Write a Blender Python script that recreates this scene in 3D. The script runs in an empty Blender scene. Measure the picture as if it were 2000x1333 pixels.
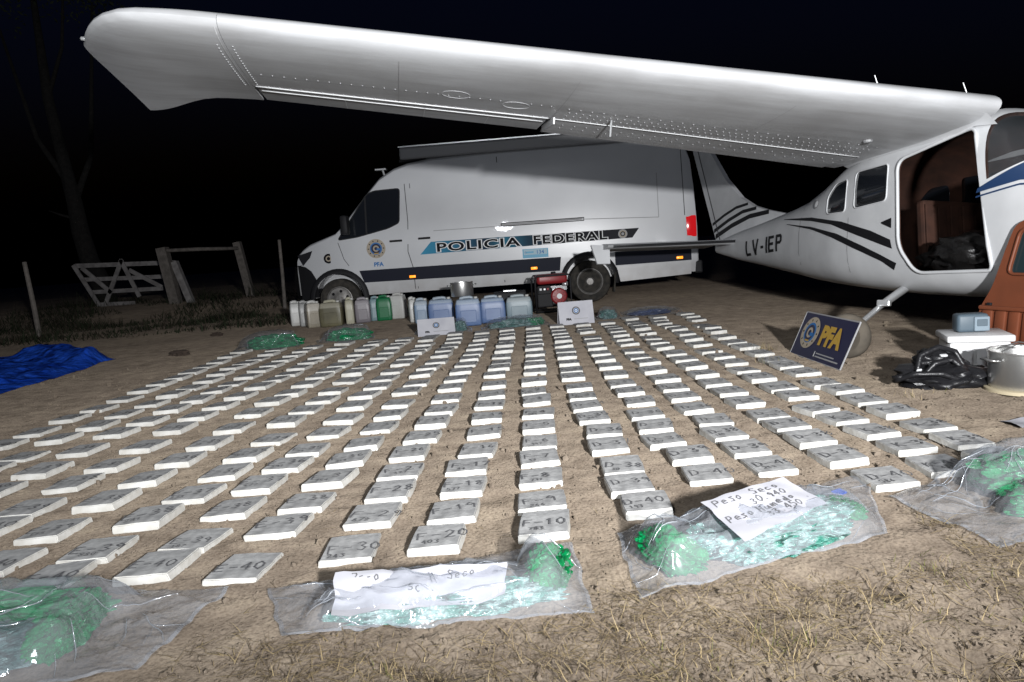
import bpy, bmesh, math, random
from mathutils import Vector, Matrix, noise, Euler

R = math.radians
random.seed(7)
scene = bpy.context.scene
COL = scene.collection

# ------------------------------------------------------------------ camera
cam_data = bpy.data.cameras.new('camera')
cam = bpy.data.objects.new('camera', cam_data)
COL.objects.link(cam)
PITCH, ROLL = 0.12657, 0.07486
fwd = Vector((0, math.cos(PITCH), -math.sin(PITCH)))
up0 = Vector((0, math.sin(PITCH), math.cos(PITCH)))
rt0 = Vector((1, 0, 0))
cx = rt0 * math.cos(ROLL) - up0 * math.sin(ROLL)
cy = rt0 * math.sin(ROLL) + up0 * math.cos(ROLL)
cz = -fwd
cam.matrix_world = Matrix(((cx.x, cy.x, cz.x, 0), (cx.y, cy.y, cz.y, 0), (cx.z, cy.z, cz.z, 1.0), (0, 0, 0, 1)))
cam_data.sensor_width = 36
cam_data.lens = 25.2
cam_data.clip_end = 2000
scene.camera = cam

# ------------------------------------------------------------------ night sky
world = bpy.data.worlds.new('World')
scene.world = world
world.use_nodes = True
wn = world.node_tree
sky = wn.nodes.new('ShaderNodeTexSky')
sky.sky_type = 'NISHITA'
sky.sun_disc = False
sky.sun_elevation = R(-3)
sky.sun_rotation = R(165)
bg = wn.nodes['Background']
tint = wn.nodes.new('ShaderNodeMix'); tint.data_type = 'RGBA'; tint.blend_type = 'MULTIPLY'
tint.inputs[0].default_value = 1.0; tint.inputs[7].default_value = (0.20, 0.34, 1.0, 1)
wn.links.new(sky.outputs[0], tint.inputs[6]); wn.links.new(tint.outputs[2], bg.inputs[0])
bg.inputs[1].default_value = 0.11

# ------------------------------------------------------------------ floodlight beam (the lamp head is built further down)
LAMP = Vector((1.2, -1.5, 1.53))
AIM = Vector((-0.4, 12.5, 2.6))
ld = bpy.data.lights.new('floodlight_beam', 'SPOT')
ld.energy = 4300
ld.color = (0.985, 0.99, 1.0)
ld.spot_size = R(78)
ld.spot_blend = 1.0
ld.shadow_soft_size = 0.10
lamp = bpy.data.objects.new('floodlight_beam', ld)
lamp.location = LAMP
lamp.rotation_euler = (AIM - LAMP).to_track_quat('-Z', 'Y').to_euler()
lamp.scale = (1.6, 1.0, 1.0)      # wide reflector: the beam spreads sideways
COL.objects.link(lamp)
# second, weaker floodlight higher up on a mast to the left (softens the first one's shadows)
LAMP2 = Vector((-1.6, -3.0, 3.1))
AIM2 = Vector((0.5, 12.5, 1.6))
ld2 = bpy.data.lights.new('mast_beam', 'SPOT')
ld2.energy = 1000
ld2.color = (0.92, 0.96, 1.0)
ld2.spot_size = R(110); ld2.spot_blend = 1.0; ld2.shadow_soft_size = 0.35
lamp2 = bpy.data.objects.new('mast_beam', ld2)
lamp2.location = LAMP2
lamp2.rotation_euler = (AIM2 - LAMP2).to_track_quat('-Z', 'Y').to_euler()
COL.objects.link(lamp2)

scene.view_settings.view_transform = 'Standard'
scene.view_settings.look = 'None'
scene.view_settings.gamma = 1
scene.view_settings.use_curve_mapping = False
scene.view_settings.exposure = -0.32
scene.cycles.max_bounces = 6
scene.cycles.transparent_max_bounces = 16
scene.cycles.caustics_reflective = False
scene.cycles.caustics_refractive = False

# ------------------------------------------------------------------ materials
MATS = {}
def mat(name, col, rough=0.6, metal=0.0, col2=None, scale=8.0, detail=4.0, bump=0.0, bscale=None, spec=0.5,
        trans=0.0, coat=0.0, emit=None, sub=0.0, lo=0.35, hi=0.65, bdist=0.01, alpha=1.0):
    if name in MATS:
        return MATS[name]
    m = bpy.data.materials.new(name)
    m.use_nodes = True
    nt = m.node_tree
    b = nt.nodes['Principled BSDF']
    b.inputs['Base Color'].default_value = (*col, 1)
    b.inputs['Roughness'].default_value = rough
    b.inputs['Metallic'].default_value = metal
    b.inputs['Specular IOR Level'].default_value = spec
    b.inputs['Transmission Weight'].default_value = trans
    b.inputs['Coat Weight'].default_value = coat
    b.inputs['Alpha'].default_value = alpha
    if sub:
        b.inputs['Subsurface Weight'].default_value = sub
        b.inputs['Subsurface Radius'].default_value = (0.05, 0.05, 0.05)
    if emit:
        b.inputs['Emission Color'].default_value = (*emit[0], 1)
        b.inputs['Emission Strength'].default_value = emit[1]
    if col2 or bump:
        tc = nt.nodes.new('ShaderNodeTexCoord')
    if col2:
        n = nt.nodes.new('ShaderNodeTexNoise')
        n.inputs['Scale'].default_value = scale
        n.inputs['Detail'].default_value = detail
        nt.links.new(tc.outputs['Object'], n.inputs['Vector'])
        r = nt.nodes.new('ShaderNodeValToRGB')
        r.color_ramp.elements[0].position = lo
        r.color_ramp.elements[1].position = hi
        r.color_ramp.elements[0].color = (*col, 1)
        r.color_ramp.elements[1].color = (*col2, 1)
        nt.links.new(n.outputs[0], r.inputs[0])
        nt.links.new(r.outputs[0], b.inputs['Base Color'])
    if bump:
        n2 = nt.nodes.new('ShaderNodeTexNoise')
        n2.inputs['Scale'].default_value = bscale or scale * 2
        n2.inputs['Detail'].default_value = 5
        nt.links.new(tc.outputs['Object'], n2.inputs['Vector'])
        bp = nt.nodes.new('ShaderNodeBump')
        bp.inputs['Strength'].default_value = bump
        bp.inputs['Distance'].default_value = bdist
        nt.links.new(n2.outputs[0], bp.inputs['Height'])
        nt.links.new(bp.outputs[0], b.inputs['Normal'])
    MATS[name] = m
    return m

def film_mat(name, tint=(0.97, 0.98, 1.0), haze=0.17, gloss=0.20, bscale=8.0, bump=0.8):
    """thin clear plastic sheet: see-through, shiny on its creases, a little milky"""
    m = bpy.data.materials.new(name)
    m.use_nodes = True
    nt = m.node_tree
    for n in list(nt.nodes):
        if n.type != 'OUTPUT_MATERIAL':
            nt.nodes.remove(n)
    out = [n for n in nt.nodes if n.type == 'OUTPUT_MATERIAL'][0]
    tr = nt.nodes.new('ShaderNodeBsdfTransparent'); tr.inputs[0].default_value = (*tint, 1)
    gl = nt.nodes.new('ShaderNodeBsdfGlossy'); gl.inputs['Roughness'].default_value = 0.13
    gl.inputs['Color'].default_value = (0.9, 0.93, 0.96, 1)
    df = nt.nodes.new('ShaderNodeBsdfDiffuse'); df.inputs[0].default_value = (0.82, 0.86, 0.93, 1)
    lw = nt.nodes.new('ShaderNodeLayerWeight'); lw.inputs[0].default_value = 0.25
    tc = nt.nodes.new('ShaderNodeTexCoord')
    ns = nt.nodes.new('ShaderNodeTexNoise'); ns.inputs['Scale'].default_value = bscale
    ns.inputs['Detail'].default_value = 3; ns.inputs['Distortion'].default_value = 1.2
    nt.links.new(tc.outputs['Object'], ns.inputs['Vector'])
    bp = nt.nodes.new('ShaderNodeBump'); bp.inputs['Strength'].default_value = bump; bp.inputs['Distance'].default_value = 0.02
    nt.links.new(ns.outputs[0], bp.inputs['Height'])
    for n in (gl, df, lw):
        nt.links.new(bp.outputs[0], n.inputs['Normal'])
    m1 = nt.nodes.new('ShaderNodeMixShader'); m1.inputs[0].default_value = haze
    nt.links.new(tr.outputs[0], m1.inputs[1]); nt.links.new(df.outputs[0], m1.inputs[2])
    mp = nt.nodes.new('ShaderNodeMath'); mp.operation = 'MULTIPLY_ADD'
    mp.inputs[1].default_value = 0.13; mp.inputs[2].default_value = gloss * 0.35
    nt.links.new(lw.outputs['Fresnel'], mp.inputs[0])
    m2 = nt.nodes.new('ShaderNodeMixShader')
    nt.links.new(mp.outputs[0], m2.inputs[0]); nt.links.new(m1.outputs[0], m2.inputs[1]); nt.links.new(gl.outputs[0], m2.inputs[2])
    nt.links.new(m2.outputs[0], out.inputs[0])
    MATS[name] = m
    return m

M_AIR = mat('aircraft_white', (0.72, 0.73, 0.745), 0.48, col2=(0.60, 0.61, 0.625), scale=2.2, detail=8, bump=0.12, bscale=3, spec=.4)
def wing_paint():
    m = mat('wing_white', (0.72, 0.73, 0.745), 0.45, bump=0.10, bscale=2.5, spec=.4)
    nt = m.node_tree; b = nt.nodes['Principled BSDF']
    tc = nt.nodes.new('ShaderNodeTexCoord'); mp = nt.nodes.new('ShaderNodeMapping'); mp.inputs['Scale'].default_value = (5, 0.6, 3)  # spanwise streaks: dirt and a soft sheen painted into the colour
    n1 = nt.nodes.new('ShaderNodeTexNoise'); n1.inputs['Scale'].default_value = 1.6; n1.inputs['Detail'].default_value = 9; n1.inputs['Roughness'].default_value = .65
    n2 = nt.nodes.new('ShaderNodeTexNoise'); n2.inputs['Scale'].default_value = 1.1; n2.inputs['Detail'].default_value = 6
    nt.links.new(tc.outputs['Object'], mp.inputs[0]); nt.links.new(mp.outputs[0], n1.inputs['Vector']); nt.links.new(tc.outputs['Object'], n2.inputs['Vector'])
    ml = nt.nodes.new('ShaderNodeMath'); ml.operation = 'MULTIPLY'; nt.links.new(n1.outputs[0], ml.inputs[0]); nt.links.new(n2.outputs[0], ml.inputs[1])
    r = nt.nodes.new('ShaderNodeValToRGB'); E_ = r.color_ramp.elements
    E_[0].position = .12; E_[0].color = (.42, .42, .425, 1); E_[1].position = .34; E_[1].color = (.61, .62, .635, 1)
    nt.links.new(ml.outputs[0], r.inputs[0]); nt.links.new(r.outputs[0], b.inputs['Base Color'])
    return m
M_WING = wing_paint()
M_AIRD = mat('aircraft_black', (0.012, 0.012, 0.014), 0.6, spec=.15)
M_BLUE = mat('aircraft_blue', (0.02, 0.05, 0.13), 0.3)
M_GLASS = mat('dark_glass', (0.012, 0.014, 0.018), 0.12, spec=0.6)
M_CLEAR = mat('windshield_glass', (0.10, 0.11, 0.12), 0.12, alpha=0.22)
M_LINING = mat('cabin_lining', (0.07, 0.032, 0.022), 0.85, col2=(0.04, 0.021, 0.016), scale=6, spec=.2)
M_METAL = mat('steel', (0.68, 0.68, 0.67), 0.34, 0.9, bump=0.15, bscale=6)
M_ALU = mat('aluminium', (0.75, 0.76, 0.77), 0.3, 0.7)
M_RUB = mat('rubber', (0.028, 0.027, 0.025), 0.85, col2=(0.06, 0.054, 0.046), scale=14, spec=.2)
M_VAN = mat('van_white', (0.66, 0.67, 0.69), 0.3, col2=(0.60, 0.61, 0.63), scale=1.2, coat=0.35)
M_VDK = mat('van_black_plastic', (0.016, 0.016, 0.018), 0.6, spec=.25)
M_STRIPE = mat('van_dark_stripe', (0.014, 0.016, 0.028), 0.6, spec=.15)
M_LINE = mat('panel_gap', (0.05, 0.05, 0.055), 0.8)
M_RIM = mat('wheel_rim', (0.27, 0.26, 0.25), 0.5, 0.5, col2=(0.18, 0.17, 0.16), scale=15)
M_PRINTW = mat('print_white', (0.78, 0.79, 0.80), 0.5)
M_PRINTK = mat('print_black', (0.01, 0.01, 0.012), 0.7, spec=.1)
M_PRINTB = mat('print_blue', (0.03, 0.16, 0.42), 0.5)
M_PRINTLB = mat('print_light_blue', (0.06, 0.33, 0.52), 0.45)
M_GOLD = mat('print_gold', (0.50, 0.31, 0.05), 0.6)
M_TAN = mat('print_tan', (0.42, 0.36, 0.28), 0.6)
M_NAVY = mat('print_navy', (0.012, 0.012, 0.05), 0.35)
M_GREY = mat('print_grey', (0.35, 0.35, 0.36), 0.6)
M_PKS = mat('package_side', (0.56, 0.54, 0.49), 0.6, col2=(0.72, 0.71, 0.675), scale=16, bump=0.15, bscale=60)
M_PKT = mat('package_top_shaded', (0.34, 0.34, 0.34), 0.6, col2=(0.54, 0.54, 0.535), scale=24, detail=7, bump=0.25, bscale=40, spec=.3)  # same white wrap as the sides; shade of low light put in as grey
M_INK = mat('marker_ink', (0.17, 0.17, 0.178), 0.7, spec=.2)
M_GREEN = mat('green_plastic', (0.001, 0.15, 0.045), 0.25, col2=(0.004, 0.30, 0.095), scale=14, bump=0.8, bscale=30, bdist=0.02)
M_TEAL = mat('teal_plastic', (0.07, 0.27, 0.21), 0.12, col2=(0.44, 0.60, 0.57), scale=22, detail=6, bump=1.0, bscale=26, bdist=0.06, spec=.9, lo=0.42, hi=0.62)
M_TEALD = mat('dark_teal_plastic', (0.03, 0.14, 0.12), 0.25, col2=(0.22, 0.32, 0.32), scale=16, detail=5, bump=1.0, bscale=28, bdist=0.03, lo=0.4, hi=0.68)
M_DGREEN = mat('dark_green_plastic', (0.003, 0.11, 0.042), 0.18, col2=(0.01, 0.24, 0.09), scale=12, bump=0.8, bscale=22, bdist=0.03)
M_FILM = film_mat('clear_film')
M_FILMD = film_mat('clear_film_far', (0.97, 0.98, 0.99), 0.06, 0.3, 10, 0.6)
M_CREASE_GLINT = film_mat('film_crease', (0.95, 0.96, 0.98), 0.32, 0.8, 20, 0.2)  # whiter than the film: highlights along the creases are put into the colour
M_PAPER = mat('paper', (0.56, 0.56, 0.60), 0.85, col2=(0.47, 0.47, 0.52), scale=5, bump=.2, bscale=9)
M_TARP = mat('blue_tarp', (0.008, 0.06, 0.50), 0.35, col2=(0.025, 0.12, 0.72), scale=4, detail=8, bump=0.9, bscale=9, bdist=.05)
M_WOODG = mat('weathered_wood', (0.22, 0.195, 0.175), 0.85, col2=(0.14, 0.125, 0.11), scale=10, bump=0.4, bscale=25)
M_WHITEW = mat('painted_wood', (0.36, 0.34, 0.33), 0.85, col2=(0.22, 0.205, 0.20), scale=6)
M_BARK = mat('bark', (0.010, 0.009, 0.0085), 0.95, col2=(0.020, 0.018, 0.016), scale=9, bump=1.0, bscale=14, bdist=0.05)
M_LEAF = mat('leaf_dark', (0.03, 0.038, 0.02), 0.8, spec=.2)
M_STRAW = mat('straw', (0.36, 0.27, 0.14), 0.8, col2=(0.46, 0.36, 0.20), scale=3)
M_STRAWD = mat('straw_dark', (0.13, 0.095, 0.06), 0.85)
M_GRASS = mat('grass_green', (0.15, 0.15, 0.05), 0.8, spec=.2)
M_STONE = mat('pebble', (0.17, 0.135, 0.105), 0.95, col2=(0.25, 0.205, 0.16), scale=2, spec=.1)
M_BROWN = mat('brown_door_panel', (0.20, 0.058, 0.026), 0.5, col2=(0.16, 0.048, 0.022), scale=5, bump=0.1, bscale=20)
M_BAGK = mat('black_nylon', (0.014, 0.014, 0.016), 0.38, bump=0.4, bscale=22, bdist=0.02)
M_COOL = mat('white_polystyrene', (0.72, 0.72, 0.72), 0.6, bump=0.1, bscale=60)
M_DEV = mat('grey_blue_plastic', (0.085, 0.12, 0.15), 0.5)
M_DEVL = mat('grey_blue_face', (0.22, 0.28, 0.33), 0.4)
M_CREAM = mat('cream_board', (0.62, 0.53, 0.36), 0.7)
M_RED = mat('generator_red', (0.26, 0.018, 0.022), 0.4)
M_TAILR = mat('tail_light_red', (0.55, 0.008, 0.01), 0.15, emit=((1, 0.02, 0.03), 0.35))
M_ORANGE = mat('marker_lamp_orange', (0.8, 0.28, 0.03), 0.25, emit=((1.0, 0.26, 0.015), 2.4))

# ------------------------------------------------------------------ mesh helpers
class MB:
    def __init__(self):
        self.v = []; self.f = []; self.m = []; self.mats = []
    def mi(self, m):
        if m not in self.mats:
            self.mats.append(m)
        return self.mats.index(m)
    def add(self, vs, fs, m):
        o = len(self.v); k = self.mi(m)
        self.v += [tuple(q) for q in vs]
        self.f += [tuple(i + o for i in f) for f in fs]
        self.m += [k] * len(fs)
        return self
    def box(self, c, s, m, rot=None):
        x, y, z = s[0] / 2, s[1] / 2, s[2] / 2
        vs = [Vector((a * x, b * y, d * z)) for d in (-1, 1) for a, b in ((-1, -1), (1, -1), (1, 1), (-1, 1))]
        if rot:
            e = Euler(rot).to_matrix(); vs = [e @ q for q in vs]
        vs = [q + Vector(c) for q in vs]
        return self.add(vs, [(3, 2, 1, 0), (4, 5, 6, 7), (0, 1, 5, 4), (1, 2, 6, 5), (2, 3, 7, 6), (3, 0, 4, 7)], m)
    def rbox(self, c, s, m, r=0.01, rot=None, seg=2):
        bm = bmesh.new(); bmesh.ops.create_cube(bm, size=1)
        for q in bm.verts: q.co = Vector((q.co.x * s[0], q.co.y * s[1], q.co.z * s[2]))
        bmesh.ops.bevel(bm, geom=bm.edges[:], offset=r, segments=seg, affect='EDGES', profile=0.5)
        e = Euler(rot).to_matrix() if rot else Matrix.Identity(3)
        bm.verts.index_update()
        vs = [e @ q.co + Vector(c) for q in bm.verts]
        fs = [[q.index for q in f.verts] for f in bm.faces]
        bm.free()
        return self.add(vs, fs, m)
    def tube(self, pts, r, m, n=8, caps=True):
        pts = [Vector(p) for p in pts]
        rs = r if isinstance(r, (list, tuple)) else [r] * len(pts)
        vs, fs = [], []
        prev = None
        for i, p in enumerate(pts):
            d = (pts[min(i + 1, len(pts) - 1)] - pts[max(i - 1, 0)]).normalized()
            a = prev if prev is not None else (Vector((0, 0, 1)) if abs(d.z) < 0.9 else Vector((1, 0, 0)))
            a = (a - d * a.dot(d)).normalized(); prev = a
            b = d.cross(a)
            for k in range(n):
                t = 2 * math.pi * k / n
                vs.append(p + (a * math.cos(t) + b * math.sin(t)) * rs[i])
        for i in range(len(pts) - 1):
            for k in range(n):
                fs.append((i * n + k, i * n + (k + 1) % n, (i + 1) * n + (k + 1) % n, (i + 1) * n + k))
        if caps:
            fs.append(tuple(range(n - 1, -1, -1))); fs.append(tuple(range((len(pts) - 1) * n, len(pts) * n)))
        return self.add(vs, fs, m)
    def lathe(self, prof, m, n=24, mtx=None):
        vs, fs = [], []
        for r, z in prof:
            for k in range(n):
                t = 2 * math.pi * k / n
                vs.append(Vector((r * math.cos(t), r * math.sin(t), z)))
        for i in range(len(prof) - 1):
            for k in range(n):
                fs.append((i * n + k, i * n + (k + 1) % n, (i + 1) * n + (k + 1) % n, (i + 1) * n + k))
        fs.append(tuple(range(n - 1, -1, -1))); fs.append(tuple(range((len(prof) - 1) * n, len(prof) * n)))
        if mtx: vs = [mtx @ q for q in vs]
        return self.add(vs, fs, m)
    def poly(self, pts, m):
        return self.add(pts, [tuple(range(len(pts)))], m)
    def prism(self, pts, off, m):
        n = len(pts); off = Vector(off)
        vs = [Vector(p) for p in pts] + [Vector(p) + off for p in pts]
        fs = [tuple(range(n)), tuple(range(2 * n - 1, n - 1, -1))] + [(i, i + n, (i + 1) % n + n, (i + 1) % n) for i in range(n)]
        return self.add(vs, fs, m)
    def grid(self, rows, m, closed=False):
        n = len(rows[0]); vs = [q for r in rows for q in r]; fs = []
        for i in range(len(rows) - 1):
            for k in range(n if closed else n - 1):
                fs.append((i * n + k, i * n + (k + 1) % n, (i + 1) * n + (k + 1) % n, (i + 1) * n + k))
        return self.add(vs, fs, m)
    def mesh(self, name, smooth=False, fix=True):
        me = bpy.data.meshes.new(name)
        me.from_pydata(self.v, [], self.f)
        for m in self.mats: me.materials.append(m)
        me.polygons.foreach_set('material_index', self.m)
        if fix:
            bm = bmesh.new(); bm.from_mesh(me)
            bmesh.ops.recalc_face_normals(bm, faces=bm.faces[:])
            bm.to_mesh(me); bm.free()
        if smooth is True:
            me.polygons.foreach_set('use_smooth', [True] * len(me.polygons))
        elif smooth:
            me.polygons.foreach_set('use_smooth', [True] * len(me.polygons))
            try: me.set_sharp_from_angle(angle=R(smooth))
            except Exception: pass
        me.update()
        return me
    def build(self, name, parent=None, smooth=False, fix=True):
        o = bpy.data.objects.new(name, self.mesh(name, smooth, fix))
        COL.objects.link(o)
        if parent: o.parent = parent
        return o

def empty(name, loc=(0, 0, 0), rot=(0, 0, 0)):
    o = bpy.data.objects.new(name, None); COL.objects.link(o)
    o.location = loc; o.rotation_euler = rot; o.empty_display_size = 0.1
    return o
def tag(o, label, cat, group=None):
    o['label'] = label; o['category'] = cat
    if group: o['group'] = group
    return o
def kind(o, k, label=None):
    o['kind'] = k
    if label: o['label'] = label
    return o
def modify(o, *mods):
    """apply modifiers: each is (type, dict)"""
    for t, d in mods:
        md = o.modifiers.new(t, t)
        for k, v in d.items(): setattr(md, k, v)
    dg = bpy.context.evaluated_depsgraph_get()
    dg.update()
    me = bpy.data.meshes.new_from_object(o.evaluated_get(dg))
    o.modifiers.clear(); o.data = me
    return o
def boolean(o, cutter, op='DIFFERENCE'):
    return modify(o, ('BOOLEAN', dict(object=cutter, operation=op, solver='EXACT')))
def drop(o):
    bpy.data.objects.remove(o, do_unlink=True)
def text_mesh(name, body, size, m, parent, mtx, sx=1.0, offset=0.0, extrude=0.0, align='LEFT', shear=0.0, spacing=1.0):
    cu = bpy.data.curves.new(name, 'FONT'); cu.body = body; cu.size = size; cu.offset = offset
    cu.extrude = extrude; cu.align_x = align; cu.shear = shear; cu.space_character = spacing
    cu.resolution_u = 3
    t = bpy.data.objects.new(name + '_curve', cu); COL.objects.link(t)
    dg = bpy.context.evaluated_depsgraph_get()
    me = bpy.data.meshes.new_from_object(t.evaluated_get(dg))
    drop(t)
    me.transform(mtx @ Matrix.Diagonal((sx, 1, 1, 1)))
    me.materials.clear(); me.materials.append(m)
    o = bpy.data.objects.new(name, me); COL.objects.link(o)
    if parent: o.parent = parent
    return o
def frame_mtx(o, xdir, ydir):
    """text frame: origin, reading direction, up direction"""
    x = Vector(xdir).normalized(); y = Vector(ydir); y = (y - x * y.dot(x)).normalized(); z = x.cross(y)
    return Matrix(((x.x, y.x, z.x, o[0]), (x.y, y.y, z.y, o[1]), (x.z, y.z, z.z, o[2]), (0, 0, 0, 1)))
def disc(mb, mtx, r, m, z=0.0, n=28, r0=None, sx=1.0):
    if r0 is None:
        mb.add([mtx @ Vector((sx * r * math.cos(2 * math.pi * k / n), r * math.sin(2 * math.pi * k / n), z)) for k in range(n)], [tuple(range(n))], m)
    else:
        vs = [mtx @ Vector((sx * q * math.cos(2 * math.pi * k / n), q * math.sin(2 * math.pi * k / n), z)) for q in (r0, r) for k in range(n)]
        mb.add(vs, [(k, (k + 1) % n, n + (k + 1) % n, n + k) for k in range(n)], m)
def crest(parent, mtx, r, name='crest', sx=1.0):
    """round police crest: tan rope ring, white band, blue shield with a pale hook inside"""
    mb = MB()
    disc(mb, mtx, r, M_TAN, 0.0, sx=sx)
    disc(mb, mtx, r * 0.92, M_TAN, 0.0008, sx=sx)
    for k in range(20):
        t = 2 * math.pi * k / 20
        c = Vector((sx * 0.8 * r * math.cos(t), 0.8 * r * math.sin(t), 0.0014))
        d = Vector((math.cos(t), math.sin(t), 0)) * r * 0.07; e = Vector((-d.y, d.x, 0)) * 0.7
        mb.poly([mtx @ (c + q) for q in (d + e, -d + e, -d - e, d - e)], M_TAN if k % 2 else M_PRINTK)
    disc(mb, mtx, r * 0.64, M_PRINTB, 0.0016, sx=sx)
    disc(mb, mtx, r * 0.5, M_NAVY, 0.0022, sx=sx)
    disc(mb, mtx, r * 0.33, M_TAN, 0.0028, r0=r * 0.17, sx=sx)
    mb.poly([mtx @ Vector((q[0] * r * sx, q[1] * r, 0.0032)) for q in ((0.05, 0.02), (0.45, 0.02), (0.45, -0.2), (0.05, -0.2))], M_PRINTB)
    mb.poly([mtx @ Vector((q[0] * r * sx, q[1] * r, 0.0032)) for q in ((-0.3, -0.45), (0.3, -0.45), (0.2, -0.56), (-0.2, -0.56))], M_GOLD)
    o = mb.build(name, parent, fix=False)
    return o

# handwriting: each glyph is a list of strokes in a 0.6 x 1 box
GLYPH = {
 'F': [[(0, 0), (.05, 1), (.55, .97)], [(.03, .52), (.4, .54)]], 'E': [[(.55, 1), (.05, .97), (0, 0), (.55, .03)], [(.03, .5), (.42, .52)]],
 'D': [[(.05, 1), (0, 0)], [(-.03, 1), (.35, .95), (.58, .6), (.45, .15), (-.03, 0)]], 'K': [[(0, 0), (.04, 1)], [(.5, 1), (.05, .48), (.55, 0)]],
 'P': [[(0, 0), (.05, 1), (.45, .95), (.52, .7), (.4, .5), (.05, .48)]], '-': [[(.08, .45), (.5, .5)]], '.': [[(.2, 0), (.26, .05)]],
 '0': [[(.3, 1), (.05, .7), (.05, .3), (.3, 0), (.52, .3), (.52, .7), (.3, 1)]], '1': [[(.1, .75), (.32, 1), (.3, 0)]],
 '2': [[(.05, .75), (.25, 1), (.5, .8), (.4, .5), (.03, .02), (.55, .03)]], '3': [[(.05, .9), (.35, 1), (.5, .8), (.25, .55), (.52, .3), (.3, 0), (.03, .12)]],
 '4': [[(.4, 0), (.4, 1), (.03, .35), (.56, .35)]], '5': [[(.5, 1), (.1, .98), (.07, .58), (.38, .6), (.52, .3), (.3, 0), (.03, .08)]],
 '6': [[(.42, 1), (.12, .6), (.05, .25), (.28, 0), (.5, .22), (.35, .48), (.1, .35)]], '7': [[(.03, .98), (.54, 1), (.2, 0)]],
 '8': [[(.3, .52), (.08, .75), (.3, 1), (.5, .77), (.3, .52), (.05, .24), (.3, 0), (.54, .25), (.3, .52)]], '9': [[(.5, .72), (.28, 1), (.06, .74), (.28, .5), (.5, .72), (.42, 0)]],
 'e': [[(.05, .3), (.48, .34), (.35, .6), (.1, .5), (.08, .12), (.45, .08)]], 's': [[(.45, .58), (.15, .52), (.4, .25), (.35, .02), (.05, .05)]],
 'o': [[(.28, .6), (.06, .35), (.2, .02), (.46, .2), (.4, .52), (.28, .6)]], 'S': [[(.52, .9), (.2, 1), (.08, .75), (.45, .4), (.4, .05), (.02, .1)]],
 'c': [[(.45, .52), (.2, .6), (.06, .3), (.2, .02), (.46, .1)]], 'H': [[(0, 0), (.04, 1)], [(.5, 0), (.54, 1)], [(.02, .5), (.52, .52)]],
 'u': [[(.05, .6), (.08, .1), (.3, .03), (.45, .58), (.5, 0)]], 'm': [[(.0, 0), (.04, .58), (.22, .5), (.24, 0), (.27, .5), (.48, .52), (.52, 0)]],
 'd': [[(.45, .45), (.2, .55), (.06, .25), (.25, .0), (.46, .3), (.5, 1), (.5, 0)]], ' ': [],
}
def handwriting(mb, txt, mtx, h, w, m, rnd, jitter=0.03, z=0.0):
    x = 0.0
    for ch in txt:
        dy = rnd.uniform(-.06, .06); sc = rnd.uniform(.9, 1.1)
        for st in GLYPH[ch]:
            pts = [Vector(((x + p[0] * sc + rnd.uniform(-jitter, jitter)) * h, (p[1] * sc + dy + rnd.uniform(-jitter, jitter)) * h, z)) for p in st]
            for a, b in zip(pts, pts[1:]):
                d = (b - a)
                if d.length < 1e-6: continue
                d.normalize(); e = Vector((-d.y, d.x, 0)) * w / 2; d = d * w * 0.3
                mb.poly([mtx @ q for q in (a - d + e, a - d - e, b + d - e, b + d + e)], m)
        x += 0.78 if ch != ' ' else 0.5
    return x * h
# ------------------------------------------------------------------ ground
def sstep(a, b, x):
    t = min(1, max(0, (x - a) / (b - a))); return t * t * (3 - 2 * t)
PRINTS = {}
_pr = random.Random(77)
for _k in range(64):
    if _k < 22: _x, _y = _pr.uniform(-.6, 2.4), _pr.uniform(1.35, 2.0)
    elif _k < 44: _x, _y = _pr.uniform(1.9, 2.9), _pr.uniform(2.6, 5.6)
    else: _x, _y = _pr.uniform(-4.6, -3.4), _pr.uniform(4.5, 9)
    _a = _pr.gauss(1.4, .6)
    for _i in (-1, 0, 1):
        for _j in (-1, 0, 1):
            PRINTS.setdefault((int(_x // .5) + _i, int(_y // .5) + _j), []).append((_x, _y, math.cos(_a), math.sin(_a)))
def gz(x, y):
    p = Vector((x, y, 0))
    near = 1 - sstep(9, 14, y)
    h = 0.010 * noise.noise(p * 1.3) + 0.006 * noise.noise(p * 4.1 + Vector((3, 1, 0)))
    h += near * (0.007 * noise.noise(p * 13) + 0.0045 * noise.noise(p * 31))
    for fx, fyy, fc, fs in PRINTS.get((int(x // .5), int(y // .5)), ()):   # boot prints pressed into the soil
        u = (x - fx) * fc + (y - fyy) * fs; w = -(x - fx) * fs + (y - fyy) * fc
        t = (u / .15) ** 2 + (w / .055) ** 2
        if t < 1.6: h += (-.014 * (1 - t) if t < 1 else .006 * math.sin((t - 1) / .6 * math.pi))
    # matted turf in the very front is lumpier than the swept soil under the packages
    t = 1 - sstep(1.9, 2.5, y - 0.25 * x)
    h += t * 0.010 * noise.noise(p * 8 + Vector((9, 4, 2)))
    h += (1 - near) * 0.05 * noise.noise(p * 0.35)
    h += 0.22 * sstep(16, 21, y) * sstep(-4, -7, x)
    h += 0.10 * sstep(5.2, 6.4, y) * sstep(3.0, 4.5, x) * 0
    return h
def spread(lo, hi, a, b, step, grow):
    v = []; q = a
    while q <= b: v.append(q); q += step
    s = step; q = v[-1]
    while q < hi: s *= grow; q += s; v.append(q)
    s = step; q = a; w = []
    while q > lo: s *= grow; q -= s; w.append(q)
    return w[::-1] + v
gx = spread(-500, 500, -2.6, 2.9, 0.024, 1.09)
gy = spread(-60, 700, 1.25, 4.2, 0.024, 1.025)
rows = [[(x, y, gz(x, y) if -30 < x < 30 and -5 < y < 40 else 0.0) for x in gx] for y in gy]

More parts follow.
